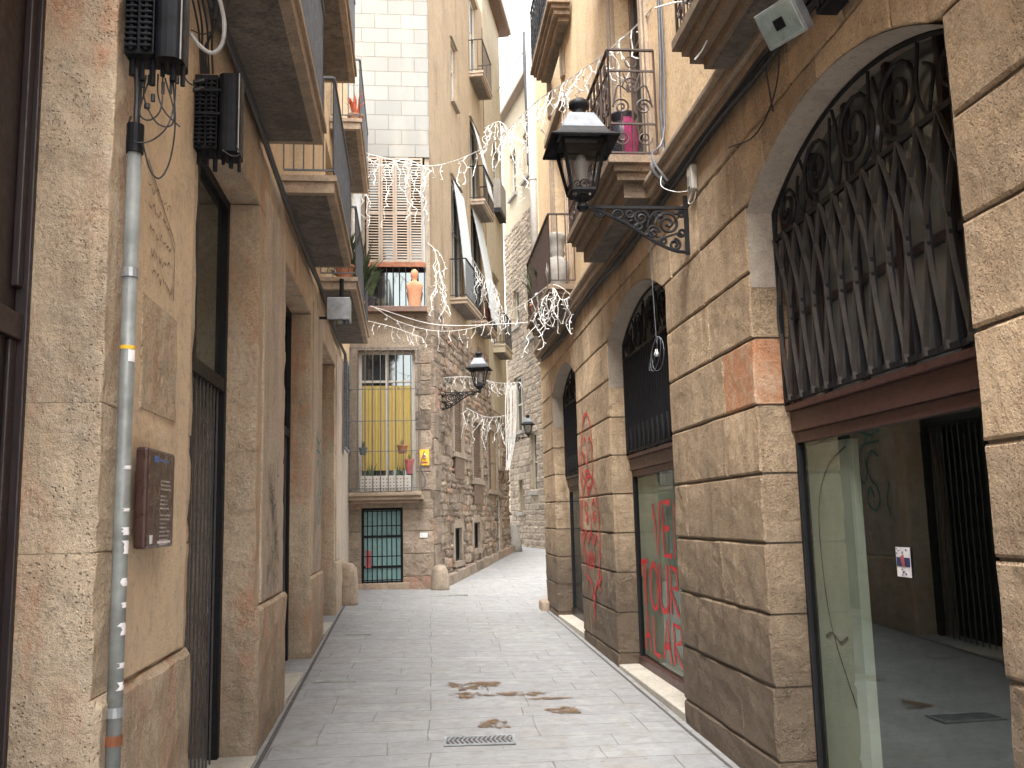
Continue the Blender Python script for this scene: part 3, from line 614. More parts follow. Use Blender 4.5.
tag(m.build('wire', 'white_plastic', loc=R(7, 2.6, .1)), 'thin pale wire curling down to the small junction box', 'wire')
t = thing('junction_box', R(6.62, 2.5, 0), 'small pale junction box on the wall above the lamp bracket', 'box')
MB().box(R, 6.56, 6.68, 2.44, 2.64, 0, .05).build('casing', 'white_frame', t, bevel=.01); MB().box(R, 6.595, 6.645, 2.47, 2.55, .05, .058).build('cover', 'pipe_zinc', t); MB().tube(spline([R(6.62, 2.44, .03), R(6.66, 2.36, .05), R(6.56, 2.34, .04), R(6.52, 2.40, .03)], 5), .004, 5).build('wire', 'white_plastic', t)
m = MB(); m.tube([R(5.0, 2.66, .05), R(5.02, 2.35, .01)], .006, 5); m.tube(spline([R(4.6, 2.75, .1), R(4.9, 2.45, .03), R(5.3, 2.33, .015), R(5.8, 2.45, .015)], 6), .005, 5)
tag(m.build('wire', 'cable_black', loc=R(5, 2.6, .05)), 'thin loose black wire hanging below the floodlight', 'wire')
# floodlight and black splitter box near the top right
c = R(4.32, 2.52, .21); t = thing('floodlight', c, 'square floodlight with glass face fixed under the near right balcony', 'floodlight')
ax = (R.n*.75+Vector((0, 0, -.55))+R.u*-.35).normalized(); a1 = ax.cross(Vector((0, 0, 1))).normalized(); a2 = ax.cross(a1)
def obox(m, c, h): m.hexa([c+a1*h[0]*i+a2*h[1]*j+ax*h[2]*k for k in (-1, 1) for i, j in ((-1, -1), (1, -1), (1, 1), (-1, 1))])
m = MB(); obox(m, c, (.13, .10, .035)); 
for i in range(6): obox(m, c-ax*.05+a1*(-.1+.04*i), (.006, .09, .02))
m.build('housing', 'galv', t, bevel=.008); m = MB(); obox(m, c+ax*.037, (.112, .084, .003)); m.build('glass', 'lamp_glass', t); m = MB(); obox(m, c+ax*.042, (.03, .028, .003)); m.build('reflector', 'black_plastic', t); m = MB(); obox(m, c+ax*.0355, (.115, .087, .002)); m.build('diffuser', 'mint_paint', t)
m = MB(); m.bar(c-ax*.03, R(4.45, 2.72, .05), .03, .01); m.build('bracket', 'black_iron', t)
m = MB().box(R, 3.85, 4.12, 2.44, 2.62, .02, .13)
for i in range(5): m.box(R, 3.86+.05*i, 3.89+.05*i, 2.45, 2.61, .13, .145)
t = tag(m.build('cable_box', 'black_plastic', loc=R(4., 2.5, 0), bevel=.01), 'black cable splitter box beside the floodlight', 'box')
# hanging wire coil with bulb at second arch
t = thing('wire_coil', R(8.05, 1.55, -.1), 'loose coil of wire with a pale bulb hanging before the second arch', 'wire coil'); m = MB()
m.tube([R(7.95, 2.75, .04), R(7.97, 2.0, .02), R(8.0, 1.52, 0)], .0035, 5)
for k in range(3): m.tube([R(7.98+.22*math.cos(a+k*.5)*(1-.1*k), 1.42+.15*math.sin(a)*(1-.07*k), .0+.02*k) for a in [i*2*PI/16 for i in range(17)]], .003, 5)
m.build('cable', 'lamp_grey', t); MB().lathe(R(8.02, 1.40, .0), [(.0, 0), (.02, .007), (.024, .03), (.014, .05), (.01, .07)], 10).build('bulb', 'white_plastic', t, smooth=True)
# drainpipe at the far corner of the right-hand house
def drainpipe(P, r, mat, label, bands=()):
    t = thing('drainpipe', P[0], label, 'drainpipe'); m = MB().tube(P, r, 14); m.build('pipe', mat, t, smooth=True)
    for z, bm in bands:
        p = [Vector(P[0]).lerp(Vector(P[-1]), (z-P[0][2])/(P[-1][2]-P[0][2]))]
        MB().tube([p[0]-Vector((0, 0, .018)), p[0]+Vector((0, 0, .018))], r*1.14, 14).build('band', bm, t)
    return t
drainpipe([R(16.3, 2.9, .0), R(16.3, 9.6, .0)], .085, 'pipe_paint', 'pale grey drainpipe at the far corner of the arched house', [(6.2, 'pipe_paint'), (3.6, 'pipe_paint')])
m = MB().tube(spline([R(16.6, 6.6, .05), R(16.62, 7.5, .05), R(16.58, 8.6, .08), R(16.62, 9.3, .06)], 5), .035, 6); tag(m.build('cable', 'cable_black', loc=R(16.6, 7, 0)), 'black cable hanging beside the pale grey drainpipe', 'cable')

# ------------------------------------------------------------------ lanterns
def lantern(fr, u, zr, reach, label, s=1., group='wall lanterns on scrolled brackets'):
    c = fr(u, zr, reach); t = thing('wall_lantern', fr(u, zr, 0), label, 'lantern', group); Z = Vector((0, 0, 1)); n = fr.n; tg = fr.u
    m = MB(); m.bar(fr(u, zr, 0), fr(u, zr, reach+.02), .028*s, .022*s); m.bar(fr(u, zr-.38*s, .012), fr(u, zr+.1*s, .012), .045*s, .02*s, up=fr.u)
    rr = lambda a, b: c*0+fr(u, zr+b*s, a)
    A = n; B = Z
    for (a, b, r1, tn, ph, dr) in ((.17, -.13, .10, 1.9, 0, 1), (.38, -.085, .065, 1.7, PI, -1), (.12, -.30, .05, 1.5, PI/2, 1), (.56, -.06, .045, 1.4, 0, 1), (.29, -.20, .055, 1.5, PI, -1), (.70, -.045, .035, 1.3, 0, -1), (.24, -.05, .035, 1.4, 0, -1), (.47, -.05, .035, 1.4, PI, 1), (.06, -.05, .035, 1.3, 0, 1), (.21, -.27, .03, 1.3, 0, 1), (.06, -.20, .035, 1.3, 0, -1), (.40, -.155, .03, 1.3, 0, 1)):
        if a*s < reach: m.tube(spiral(rr(a*s, b), A, B*dr, r1*s, .012*s, tn, ph=ph), .0115*s, 6)
    m.tube(spline([rr(.02, -.36), rr(.14*s, -.34), rr(.30*s, -.26), rr(.48*s, -.14), rr(.66*s, -.05), rr(reach*.92, -.01)], 6), .014*s, 6)
    m.tube(spline([rr(.02, -.02), rr(.10*s, -.05), rr(.26*s, -.03), rr(.33*s, -.16), rr(.24*s, -.24), rr(.10*s, -.21)], 6), .009*s, 6)
    for a, b in ((.13, -.26), (.22, -.06), (.34, -.21), (.46, -.10)): m.lathe(rr(a*s, b-.012), [(.0, -.02*s), (.022*s, 0), (0, .02*s)], 6)
    m.build('bracket', 'black_iron', t)
    # body stands on the end of the arm
    def ring(h, z): return [c+Z*z*s+tg*h*s*a+n*h*s*b for a, b in ((-1, -1), (1, -1), (1, 1), (-1, 1))]
    m = MB(); m.lathe(c, [(.03*s, -.03*s), (.05*s, 0), (.03*s, .04*s), (.075*s, .07*s), (.05*s, .10*s)], 12)
    m.grid([ring(.085, .09), ring(.10, .12), ring(.10, .125)], True)
    lo, hi = ring(.095, .12), ring(.165, .50)
    for p, q in zip(lo, hi): m.bar(p, q, .02*s, .02*s)
    for k in range(4): m.bar(lo[k], lo[(k+1) % 4], .018*s, .02*s); m.bar(hi[k], hi[(k+1) % 4], .02*s, .02*s)
    for k in range(4):
        p = (lo[k]+lo[(k+1) % 4])/2; e = (lo[(k+1) % 4]-lo[k]).normalized(); m.tube(spiral(p+Z*.035*s, e, Z, .04*s, .008*s, 1.5), .007*s, 5); m.tube(spiral(p+Z*.035*s-e*.05*s, -e, Z, .03*s, .006*s, 1.3), .006*s, 5)
    m.build('frame', 'black_iron', t)
    m = MB(); m.grid([ring(.09, .125), ring(.158, .50)], True); m.build('glass', 'lamp_glass', t)
    m = MB(); m.lathe(c, [(.02*s, .12*s), (.02*s, .2*s), (.05*s, .24*s), (.055*s, .36*s), (.03*s, .42*s)], 10); m.build('bulb', 'white_frame', t, smooth=True)
    m = MB(); m.grid([ring(.25, .50), ring(.262, .488), ring(.268, .50), ring(.20, .545), ring(.165, .60)], True); m.build('eave', 'black_iron', t)
    m = MB(); m.grid([ring(.168, .598), ring(.10, .74), ring(.0, .745)], True); m.build('hood', 'hood_grey', t, bevel=.004)
    m = MB(); m.lathe(c, [(.07*s, .74*s), (.055*s, .78*s), (.055*s, .81*s), (.082*s, .82*s), (.082*s, .86*s), (.05*s, .885*s), (0., .89*s)], 14); m.build('cap', 'black_iron', t, smooth=True)
    return t
lantern(R, 6.85, 2.385, .84, 'large grey hooded street lantern on scrolled bracket below the scrolled balcony')
lantern(SI, .95, 2.78, .85, 'grey hooded lantern on the rubble corner house under the blinds')
lantern(SI, 10.3, 2.55, .75, 'farthest lantern at the end of the rubble side wall', .8)

# ------------------------------------------------------------------ left-hand house
LB = thing('apartment_building', (-1.6, 8, -1.7), 'sandy stone house with tall piers and rows of barred balconies', 'building')
PR = [(3.6, 5.07), (7.24, 8.84), (11.2, 12.72), (14.93, 16.5)]; LO = [(1.2, 3.6), (5.07, 7.24), (8.84, 11.2), (12.72, 14.93)]; ZH = 2.52
m = MB()
def pier(a, b, kk):
    zs = [-.62, .55, 1.62, ZH-.01] if kk % 2 else [-.62, -.09, .47, ZH-.01] if kk == 0 else [-.62, .95, 1.9, ZH-.01]
    m.k = 0
    for i, (z0, z1) in enumerate(zip(zs, zs[1:])):
        m.block(L, a+.002, b-.002, z0+.001, z1-.001, depth=.55, bev=.005, rough=.012, nu=11, nv=14)
    m.block(L, a-.0, b+.0, -2.1, -.62, depth=.55, bev=.03, rough=.018, d=.035, nu=9, nv=9)
for k, (a, b) in enumerate(PR): pier(a, b, k)
pier(-3, 1.2, 5)
m.k = 1                                    # smooth plaster skins on the pier faces
m.block(L, 3.90, 4.93, -.60, ZH, depth=.03, bev=.006, rough=.004, d=.018, nu=8, nv=20)
m.k = 0; m.block(L, 4.02, 4.62, .50, 1.0, depth=.03, bev=.004, rough=.008, d=.024, nu=12, nv=12)
for a, b in PR[1:]: m.k = 2; m.block(L, a+.22, b-.16, -.60, ZH+.2, depth=.03, bev=.006, rough=.004, d=.016, nu=8, nv=20)
m.k = 0
u = -3.
for u0, u1 in ((-3., 1.7), (1.7, 4.2), (4.2, 6.2), (6.2, 8.05), (8.05, 10.1), (10.1, 12.), (12., 14.), (14., 16.5)): m.block(L, u0+.003, u1-.003, ZH, 3.0, depth=.55, bev=.012, rough=.006, nu=10)
m.k = 3; m.box(L, 16.5, 19.6, -2, 3.0, -1, -.05)
m.build('wall', ['left_stone', 'plaster_cream', 'pier_plaster', 'plaster_grey'], LB)
LW = [(4.6, 5.8), (9.2, 10.5), (13.4, 14.7)]; holes = [(a, b, z, z+2.5) for a, b in LW for z in (3.22, 6.3)]
m = MB().wall(L, -3, 19.55, 3.0, 8.9, holes, d=-.03, depth=.3)
for u in (-3, 19.55): m.quad(L(u, -2, -.03), L(u, -2, -5), L(u, 8.9, -5), L(u, 8.9, -.03))
m.quad(L(-3, 8.9, -.03), L(19.55, 8.9, -.03), L(19.55, 8.9, -5), L(-3, 8.9, -5)); m.quad(L(-3, 2.9, -.5), L(19.55, 2.9, -.5), L(19.55, 2.9, -5), L(-3, 2.9, -5)); m.quad(L(-3, -2, -1.1), L(19.55, -2, -1.1), L(19.55, 3, -1.1), L(-3, 3, -1.1))
m.build('upper_wall', 'ochre', LB)
for a, b, z0, z1 in holes: french_window(LB, L, a, b, z0, z1, -.25, 'white_frame')
LBAL = [(4.0, 7.45, 3.27, .5), (8.55, 11.25, 3.27, .5), (12.4, 16.4, 3.3, .5), (9.0, 12.2, 6.15, .5), (14.0, 17.0, 6.3, .48), (4.5, 7.5, 6.15, .5)]
for u0, u1, z, d in LBAL: balcony(LB, L, u0, u1, z, d, .17, rmat='iron_grey', sp=.085, h=1.0)
# ground-floor doors
def fill(a, b, kind):
    d = -.26 if kind != 'wood' else -.32; zb = min(gz(-1.3, a), gz(-1.3, b))+.03; t = .08
    if kind == 'wood':
        m = MB(); m.box(L, a, b, -2, ZH, d-.05, d)
        for i in range(9): u = b-.03-.14*i; m.box(L, u-.06, u, zb, .70, d, d+.02); 
        for i in range(5): u = b-.03-.28*i; m.box(L, u-.045, u, .9, ZH, d, d+.03)
        m.box(L, a, b, .70, .80, d, d+.035); m.box(L, b-.03, b, zb, ZH, d, d+.05); m.build('door', 'dark_wood', LB, bevel=.006, label='tall dark timber door')
        return
    m = MB(); m.box(L, a+.003, a+t, zb, ZH, d-.04, d+.03).box(L, b-t, b-.003, zb, ZH, d-.04, d+.03).box(L, a+t, b-t, ZH-t, ZH-.002, d-.04, d+.028).box(L, a+t, b-t, 1.0, 1.1, d-.04, d+.028)
    m.box(L, (a+b)/2-.04, (a+b)/2+.04, 1.1, ZH-t, d-.04, d+.026)
    f = m.build('door', 'black_iron', LB, bevel=.004)
    MB().quad(L(a+t, 1.1, d-.01), L(b-t, 1.1, d-.01), L(b-t, ZH-t, d-.01), L(a+t, ZH-t, d-.01)).build('pane', 'dark_glass', f)
    if kind == 'gate':
        g = MB(); n = int((b-a-2*t)/.118)
        for i in range(1, n): u = a+t+(b-a-2*t)*i/n; g.box(L, u-.010, u+.010, zb, 1.0, d-.004, d+.006)
        g.build('bars', 'gate_iron', f)
        MB().quad(L(a+t, zb, d-.20), L(b-t, zb, d-.20), L(b-t, 1.0, d-.20), L(a+t, 1.0, d-.20)).build('backing_panel', 'black_plastic', f)
    else:
        MB().box(L, a+t, b-t, zb, 1.0, d-.03, d).build('door_panel', 'dark_wood', f)
fill(*LO[0], 'wood'); fill(*LO[1], 'gate'); fill(*LO[2], 'gate'); fill(*LO[3], 'door')
for a, b in LO: MB().box(L, a+.003, b-.003, -2, gz(-1.2, a)+.05, -.5, .04).build('threshold', 'threshold', LB, bevel=.01)
# louvred shutter open in the nook
m = MB(); louvres(m, L, 16.75, 17.35, 1.3, 3.0, .02, .07); louvres(m, L, 17.4, 18.0, 1.3, 3.0, .02, .07); tag(m.build('louvred_shutter', 'lamp_grey', loc=L(17.3, 1.4, 0)), 'grey louvred shutter in the nook before the corner house', 'shutter')
# pipe at the first pier
p0 = L(3.71, gz(-1.1, 3.8)-.02, .055); p1 = L(3.71, 1.50, .055); t = drainpipe([p0, p1], .028, 'pipe_zinc', 'worn zinc pipe running up the near left pier', [(-.78, 'rust'), (-.68, 'galv'), (1.0, 'galv')])
MB().tube([p1, p1+Vector((0, 0, .12))], .034, 14).build('collar', 'black_plastic', t)
MB().tube([L(3.71, .69, .055), L(3.71, .705, .055)], .0292, 14).build('label', 'yellow_sign', t); MB().grid([[L(3.71+.0292*math.sin(a), z, .055+.0292*math.cos(a)) for a in (-1.2, -.8, -.4, 0)] for z in (.64, .688)]).build('label', 'white_print', t)
m = MB()
for z, h in ((-.03, .03), (-.10, .05), (-.22, .03), (.06, .012), (-.30, .02), (-.40, .045), (-.52, .02), (-.60, .03), (.22, .015)):
    rows = []
    for k in range(5):
        w_ = random.uniform(.3, .75); o_ = random.uniform(-.3, .1)
        rows.append([L(3.71-.0293*math.sin(a*w_+o_+.6), z+h*k/4, .055+.0293*math.cos(a*w_+o_+.6)) for a in (-1, -.5, 0, .5, 1)])
    MB().grid(rows).build('torn_sticker', 'white_print', t)

m = MB()
for i in range(5):
    z = 1.50-.095*i; u = 4.02+.03*i
    while u < 4.45: e = u+random.uniform(.02, .06); ribbon(m, L, [(u, z+random.uniform(-.015, .015)), ((u+e)/2, z+random.uniform(-.03, .03)), (e, z+random.uniform(-.015, .015))], .010, .0245); u = e+random.uniform(.01, .03)
ribbon(m, L, [(4.02, 1.6), (4.52, 1.36), (4.52, 1.08)], .012, .0245, False)
tagit(m, 'worn_inscription', 'wire_brown', 'worn inscription scratched in the cream plaster beside the zinc pipe', L(4.2, 1.3, 0), 'inscription')
# cable terminals
def cable_box(u0, u1, z0, z1, d0, d1, label):
    """box set across the wall: its finned half by the wall, its rounded cover towards the street"""
    t = thing('cable_box', L(u0, z0, 0), label, 'cable box', 'black cable boxes on the near left pier'); m = MB(); dm = d0+(d1-d0)*.5; h = z1-z0
    m.box(L, u0+.02, u1, z0+.02, z1, d0, dm)
    for k in (0, 1):
        da = d0+(dm-d0)*(.06+.5*k); db = d0+(dm-d0)*(.46+.5*k); n = int(h/.026)
        m.box(L, u0, u0+.02, z0+.03, z1-.01, (da+db)/2-.008, (da+db)/2+.008)
        for i in range(n): z = z0+.04+(h-.06)*i/n; m.box(L, u0-.006, u0+.02, z, z+.012, da, db)
    m.build('casing', 'black_plastic', t, bevel=.004)
    c = ((u0+u1)/2, (dm+d1)/2); a_, b_ = (u1-u0)/2, (d1-dm)/2
    P = [[L(c[0]+a_*1.05*math.copysign(abs(math.cos(a))**.6, math.cos(a)), z, c[1]+b_*math.copysign(abs(math.sin(a))**.6, math.sin(a))) for a in [2*PI*i/28 for i in range(28)]] for z in (z0, z1)]
    m = MB().grid(P, True); m.poly(P[0]); m.poly(P[1]); m.build('cover', 'black_plastic', t, bevel=.004)
    for i in range(6): d = d0+.02+(d1-d0-.03)*i/5; MB().tube([L(u0+.07, z0+.03, d), L(u0+.07, z0-.05-.02*(i % 3), d)], .010 if i % 2 else .013, 7).build('cable_gland', 'black_plastic', t)
    MB().tube([L(u0-.004, z0-.01, d1-.004), L(u0-.004, z1, d1-.004)], .0035, 6).build('edge_trim', 'cable_grey', t)
    for z in (z0+h*.45, z0+h*.75): MB().box(L, u0-.014, u0-.006, z, z+.014, d0+.01, dm+.02).build('strap', 'black_plastic', t)
    return t
cable_box(3.60, 3.76, 1.865, 2.62, .025, .255, 'larger black cable box with combed front above the zinc pipe')
cable_box(4.84, 5.02, 1.98, 2.42, .02, .262, 'smaller black cable box beside the door opening')
m = MB()
def loop(pts, r=.0035, k=5): m.tube(spline(pts, 7), r, k)
def pl(pts, Y=3.68): return [at(x, y, Y+.012*(i % 2)) for i, (x, y) in enumerate(pts)]
loop(pl([(136, 68), (137, 90), (136, 118), (136, 140)], 3.69), .011, 8); loop(pl([(141, 68), (140, 92), (138, 120), (137, 140)], 3.71), .008, 8)
loop(pl([(131, 116), (128, 128), (134, 141), (150, 141), (166, 128), (174, 105), (176, 75)])); loop(pl([(143, 145), (150, 170), (160, 178), (170, 160), (175, 125), (173, 78)])); loop(pl([(152, 72), (142, 100), (140, 115), (150, 120), (161, 108), (163, 75)])); loop(pl([(146, 75), (144, 98), (156, 122), (170, 126), (174, 112), (165, 78)])); loop(pl([(158, 74), (158, 95), (165, 112), (180, 127)])); loop(pl([(178, 66), (188, 82), (196, 86)], 3.9))
for x, y, w_, h_ in ((143, 84, .018, .03), (153, 98, .018, .03), (147, 106, .024, .02), (163, 88, .014, .05), (171, 88, .012, .05), (149, 80, .012, .04), (177, 80, .018, .03)): p = at(x, y, 3.69); m.tube([p-Vector((0, 0, h_/2)), p+Vector((0, 0, h_/2))], w_/2, 8)
tag(m.build('cable_loops', 'cable_black', loc=L(3.7, 1.6, .1)), 'tangle of thin black cables looping below the larger cable box', 'cables')
m = MB()
for x0, x1 in ((196, 202), (200, 208), (206, 212), (214, 206), (222, 204), (190, 200)): m.tube(spline([at(x0, -12, 4.6), at((x0+x1)/2+3, 25, 4.75), at(x1, 50, 4.85), at(x1+1, 74, 4.9)], 6), .006, 5)
m.tube(spline([at(191, 30, 4.6), at(205, 34, 4.6), at(222, 22, 4.6), at(232, -8, 4.6)], 6), .0035, 5)
for y in (80, 88): m.tube(spline([at(186, y, 4.86), at(193, y+2, 4.83), at(204, y, 4.84)], 4), .012, 6)
m.tube(spline([at(222, 150, 4.8), at(232, 156, 4.8), at(240, 154, 4.8), at(236, 146, 4.8)], 5), .004, 5)
tag(m.build('cable_bunch', 'cable_black', loc=L(4.8, 2.7, .1)), 'bunch of black cables dropping into the smaller cable box', 'cables')
m = MB(); m.tube(spline([at(216, -14, 4.5), at(224, 20, 4.5), at(222, 44, 4.5), at(212, 53, 4.5), at(200, 46, 4.5), at(191, 34, 4.5)], 8), .011, 8)
tag(m.build('cable_loops', 'cable_grey', loc=at(215, 40, 4.5)), 'thick pale grey cable looping above the smaller cable box', 'cables')
# information board
t = thing('information_board', L(4.15, -.09, 0), 'dark brown information board with pale text on the near left pier', 'sign')
MB().box(L, 3.92, 4.37, -.09, .325, .04, .09).build('board', 'brown_sign', t, bevel=.012)
m = MB(); z = .19
for i in range(15):
    u = 4.13; e = u+random.uniform(.10, .18); h = .007
    if i in (3, 7): z -= .012
    m.box(L, u, e, z, z+h, .0905, .0915); z -= .0175
m.build('text_lines', 'print_grey', t); m = MB(); m.box(L, 4.02, 4.06, .27, .295, .0905, .0915).box(L, 4.065, 4.085, .27, .295, .0905, .0915); m.build('emblem', 'logo_blue', t)
m = MB(); m.box(L, 4.10, 4.25, .277, .284, .0905, .0915); m.build('text_lines', 'logo_blue', t); m = MB(); m.box(L, 3.98, 4.02, -.07, -.035, .0905, .0915); m.box(L, 4.10, 4.31, -.072, -.062, .0905, .0915); m.build('text_lines', 'white_print', t)
# scribbles on left piers
m = MB()
for i in range(26):
    u = 8.0+random.uniform(-.25, .35); z = random.uniform(-.5, .55); ribbon(m, L, [(u+random.uniform(-.12, .12), z+random.uniform(-.15, .15)) for _ in range(4)], .012, .024)
tagit(m, 'graffiti', 'grey_spray', 'dense grey scribbled tag on the second left pier', L(8, 0, 0))
m = MB()
for P in ([(11.75, 1.05), (12.05, 1.0), (12.35, 1.08)], [(11.9, 1.15), (12.0, .92)], [(12.15, 1.16), (12.2, .9)], [(11.8, .9), (12.3, .86), (12.45, .6), (12.35, .35), (12.2, .5), (12.25, .7)], [(11.85, .7), (12.05, .78), (12.2, .6), (12.1, .4), (11.95, .3), (11.9, .1), (12.05, -.02), (12.25, .1), (12.15, .3), (12.05, .15)], [(11.6, .35), (11.7, .1), (11.62, -.1)], [(12.4, .3), (12.5, .1), (12.42, -.1)]): ribbon(m, L, P, .04, .0245)
tagit(m, 'graffiti', 'teal_spray', 'faded teal tag on the third left pier', L(12, 0, 0))
# grey box lamp under the third balcony
t = thing('wall_floodlight', L(12.1, 2.9, 0), 'grey box floodlight below the third left balcony', 'floodlight'); m = MB().box(L, 12.0, 12.3, 2.62, 2.92, .12, .42); m.build('housing', 'galv', t, bevel=.01); m = MB(); m.bar(L(12.1, 2.66, .0), L(12.1, 2.66, .2), .04, .03); m.tube([L(12.15, 2.92, .3), L(12.15, 3.2, .3)], .03, 8); m.build('bracket', 'black_iron', t)
MB().box(L, 12.02, 12.28, 2.612, 2.62, .14, .40).build('glass', 'dark_glass', t)

# ------------------------------------------------------------------ corner house, front
MH = thing('corner_building', (.2, 20, -1.4), 'corner house with yellow-curtained window and a long rubble side wall', 'building')
hf = [(.22, 1.07, -1.28, .27), (.156, 1.356, .62, 3.59), (.30, 1.6, 4.5, 7.88)]
m = MB().wall(M, -.3, 1.70, -1.9, 7.88, hf, d=0, depth=.28)
m.k = 1; m.wall(M, -.3, 1.705, 7.88, 15.5, [], d=.035); m.quad(M(-.3, 7.88, 0), M(1.7, 7.88, 0), M(1.7, 7.88, .035), M(-.3, 7.88, .035))
m.k = 0; m.quad(M(-.3, 15.5, 0), M(1.7, 15.5, 0), M(1.7, 15.5, -6), M(-.3, 15.5, -6)); m.quad(M(-.3, -1.9, -.6), M(1.7, -1.9, -.6), M(1.7, 8, -.6), M(-.3, 8, -.6)); m.quad(M(-.3, -1.9, .0), M(-.3, -1.9, -6), M(-.3, 15.5, -6), M(-.3, 15.5, 0))
m.k = 2                                    # dressed jamb stones beside the low door and quoins
z = -1.6; k = 0
while z < .35:
    e = min(.42, z+.46); m.block(M, 1.075, 1.71, z, e-.01, depth=.2, bev=.012, rough=.01, d=.02); m.block(M, -.2, .215, z, e-.01, depth=.2, bev=.012, rough=.01, d=.02); z += .46
z = .62
while z < 4.3:
    e = z+random.uniform(.3, .45); m.block(M, 1.42-(.1 if k % 2 else 0)+.03, 1.71, z, e-.01, depth=.1, bev=.015, rough=.012, d=.015); z = e; k += 1
m.build('front_wall', ['render_front', 'scored_ashlar', 'rubble'], MH)
# low barred door
t = french_window(MH, M, .22, 1.07, -1.28, .27, -.2, 'black_iron', 'teal_board', 1, (.22, .62), .05); 
m = MB(); 
for i in range(9): u = .25+(1.04-.25)*i/8; m.tube([M(u, -1.27, -.03), M(u, .26, -.03)], .011, 6)
for z in (-1.2, -.72, -.1, .2): m.bar(M(.22, z, -.03), M(1.07, z, -.03), .02, .02)
m.build('door_bars', 'black_iron', MH)
m = MB().box(M, .30, .42, -.95, -.6, -.12, -.1); m.build('poster', 'pink_plastic', MH)
MB().box(M, .1, 1.2, -1.9, -1.26, -.2, .10).build('door_step', 'slab_stone', MH, bevel=.015)
# curtained window with ledge and cage
f = french_window(MH, M, .156, 1.356, .62, 3.59, -.22, 'white_frame', 'dark_glass', 2, (.78,), .07)
m = MB()
for a, b in ((.23, .72), (.79, 1.28)):
    P = [[M(a+(b-a)*i/24, z, -.188+.009*math.sin(i*1.9)) for z in (1.05, 2.85)] for i in range(25)]; m.grid(P)
m.build('curtain', 'yellow_cloth', f)
m = MB().box(M, -.10, 1.50, .42, .50, -.02, .30).box(M, -.06, 1.46, .50, .58, -.02, .34).box(M, 0, 1.4, .36, .42, -.02, .2); m.build('window_ledge', 'slab_stone', MH, bevel=.015)
m = MB(); e = .30
for i in range(10): u = .0+1.42*i/9; m.tube([M(u, .58, e), M(u, 3.62, e*.6)], .010, 5)
for z, q in ((.66, 1), (1.42, .95), (2.05, .84), (2.72, .75), (3.6, .6)):
    m.bar(M(-.0, z, e*q), M(1.42, z, e*q), .02, .014)
    for u in (-.0, 1.42): m.bar(M(u, z, 0), M(u, z, e*q), .02, .014)
for u in (-.07, 1.47): m.tube(spline([M(u, .60, .2), M(u+(.08 if u > 1 else -.08), .8, .22), M(u-(.02 if u > 1 else -.02), 1.1, .22), M(u+(.06 if u > 1 else -.06), 1.42, .22)], 6), .012, 6)
m.build('window_cage', 'iron_grey', MH)
def pot(c, r, h, mat, label, leaves=0, lh=.3, lm='green_leaf', spread=1., group='flower pots on the sills'):
    t = thing('flower_pot', c, label, 'flower pot', group); MB().lathe(c, [(r*.7, 0), (r*.72, .005), (r, h*.85), (r*1.12, h*.86), (r*1.12, h), (r*.9, h), (r*.85, h*.9), (0, h*.88)], 14).build('pot', mat, t)
    if leaves:
        m = MB()
        for i in range(leaves):
            a = random.uniform(0, 2*PI); s_ = random.uniform(.2, 1)*spread; q = Vector(c)+Vector((math.cos(a)*s_*lh*.6, math.sin(a)*s_*lh*.6, h+lh*random.uniform(.5, 1.1))); p = Vector(c)+Vector((math.cos(a)*r*.3, math.sin(a)*r*.3, h*.9)); mid = (p+q)/2+Vector((0, 0, lh*.15)); sd_ = (q-p).cross(Vector((0, 0, 1))).normalized()*.014*lh/.3
            m.grid([[p-sd_*.4, mid-sd_, q], [p+sd_*.4, mid+sd_, q+sd_*.1]])
        m.build('foliage', lm, t)
    return t
pot(M(.27, 1.36, .16), .09, .15, 'lamp_grey', 'grey pot hung at the left of the caged window', 14, .16)
pot(M(1.08, 1.38, .18), .11, .17, 'terracotta', 'terracotta pot hung at the right of the caged window', 14, .12)
pot(M(1.22, .95, .2), .09, .3, 'pink_plastic', 'pinkish pot hanging inside the lower bars of the caged window', 10, .12)
pot(M(.42, .59, .16), .09, .16, 'terracotta', 'pot with long upright leaves on the caged window ledge', 16, .42)
pot(M(.98, .59, .16), .09, .16, 'terracotta', 'pot with spreading leaves beside the patterned planter', 16, .38)
t = thing('planter', M(.72, .585, .24), 'pale patterned planter on the ledge of the caged window', 'planter'); MB().box(M, .22, 1.25, .60, .92, .22, .26).build('panel', 'white_frame', t, bevel=.005)
m = MB()
for i in range(14):
    for j in range(4): u = .27+.07*i; z = .64+.07*j; m.poly([M(u, z-.016, .2615), M(u+.018, z, .2615), M(u, z+.016, .2615), M(u-.018, z, .2615)])
m.build('pattern', 'sill_brown', t)
t = tag(MB().box(M, 1.43, 1.63, 1.13, 1.46, .03, .045).build('plaque', 'yellow_sign', loc=M(1.53, 1.3, .03)), 'small yellow plaque with red and white emblem beside the caged window', 'sign')
MB().lathe(M(1.53, 1.32, .052), [(0, -.055), (.04, -.03), (.045, .0), (.03, .045), (0, .05)], 8).build('emblem', 'white_print', t); m = MB().box(M, 1.50, 1.56, 1.29, 1.35, .09, .10); m.build('emblem', 'pink_plastic', t); MB().box(M, 1.46, 1.60, 1.17, 1.20, .0455, .048).build('lettering', 'pink_plastic', t)
t = tag(MB().box(M, 1.42, 1.58, -.36, -.26, .03, .036).build('house_number', 'white_print', loc=M(1.5, -.3, .03)), 'tiny white tile on the stone beside the low barred door', 'tile')
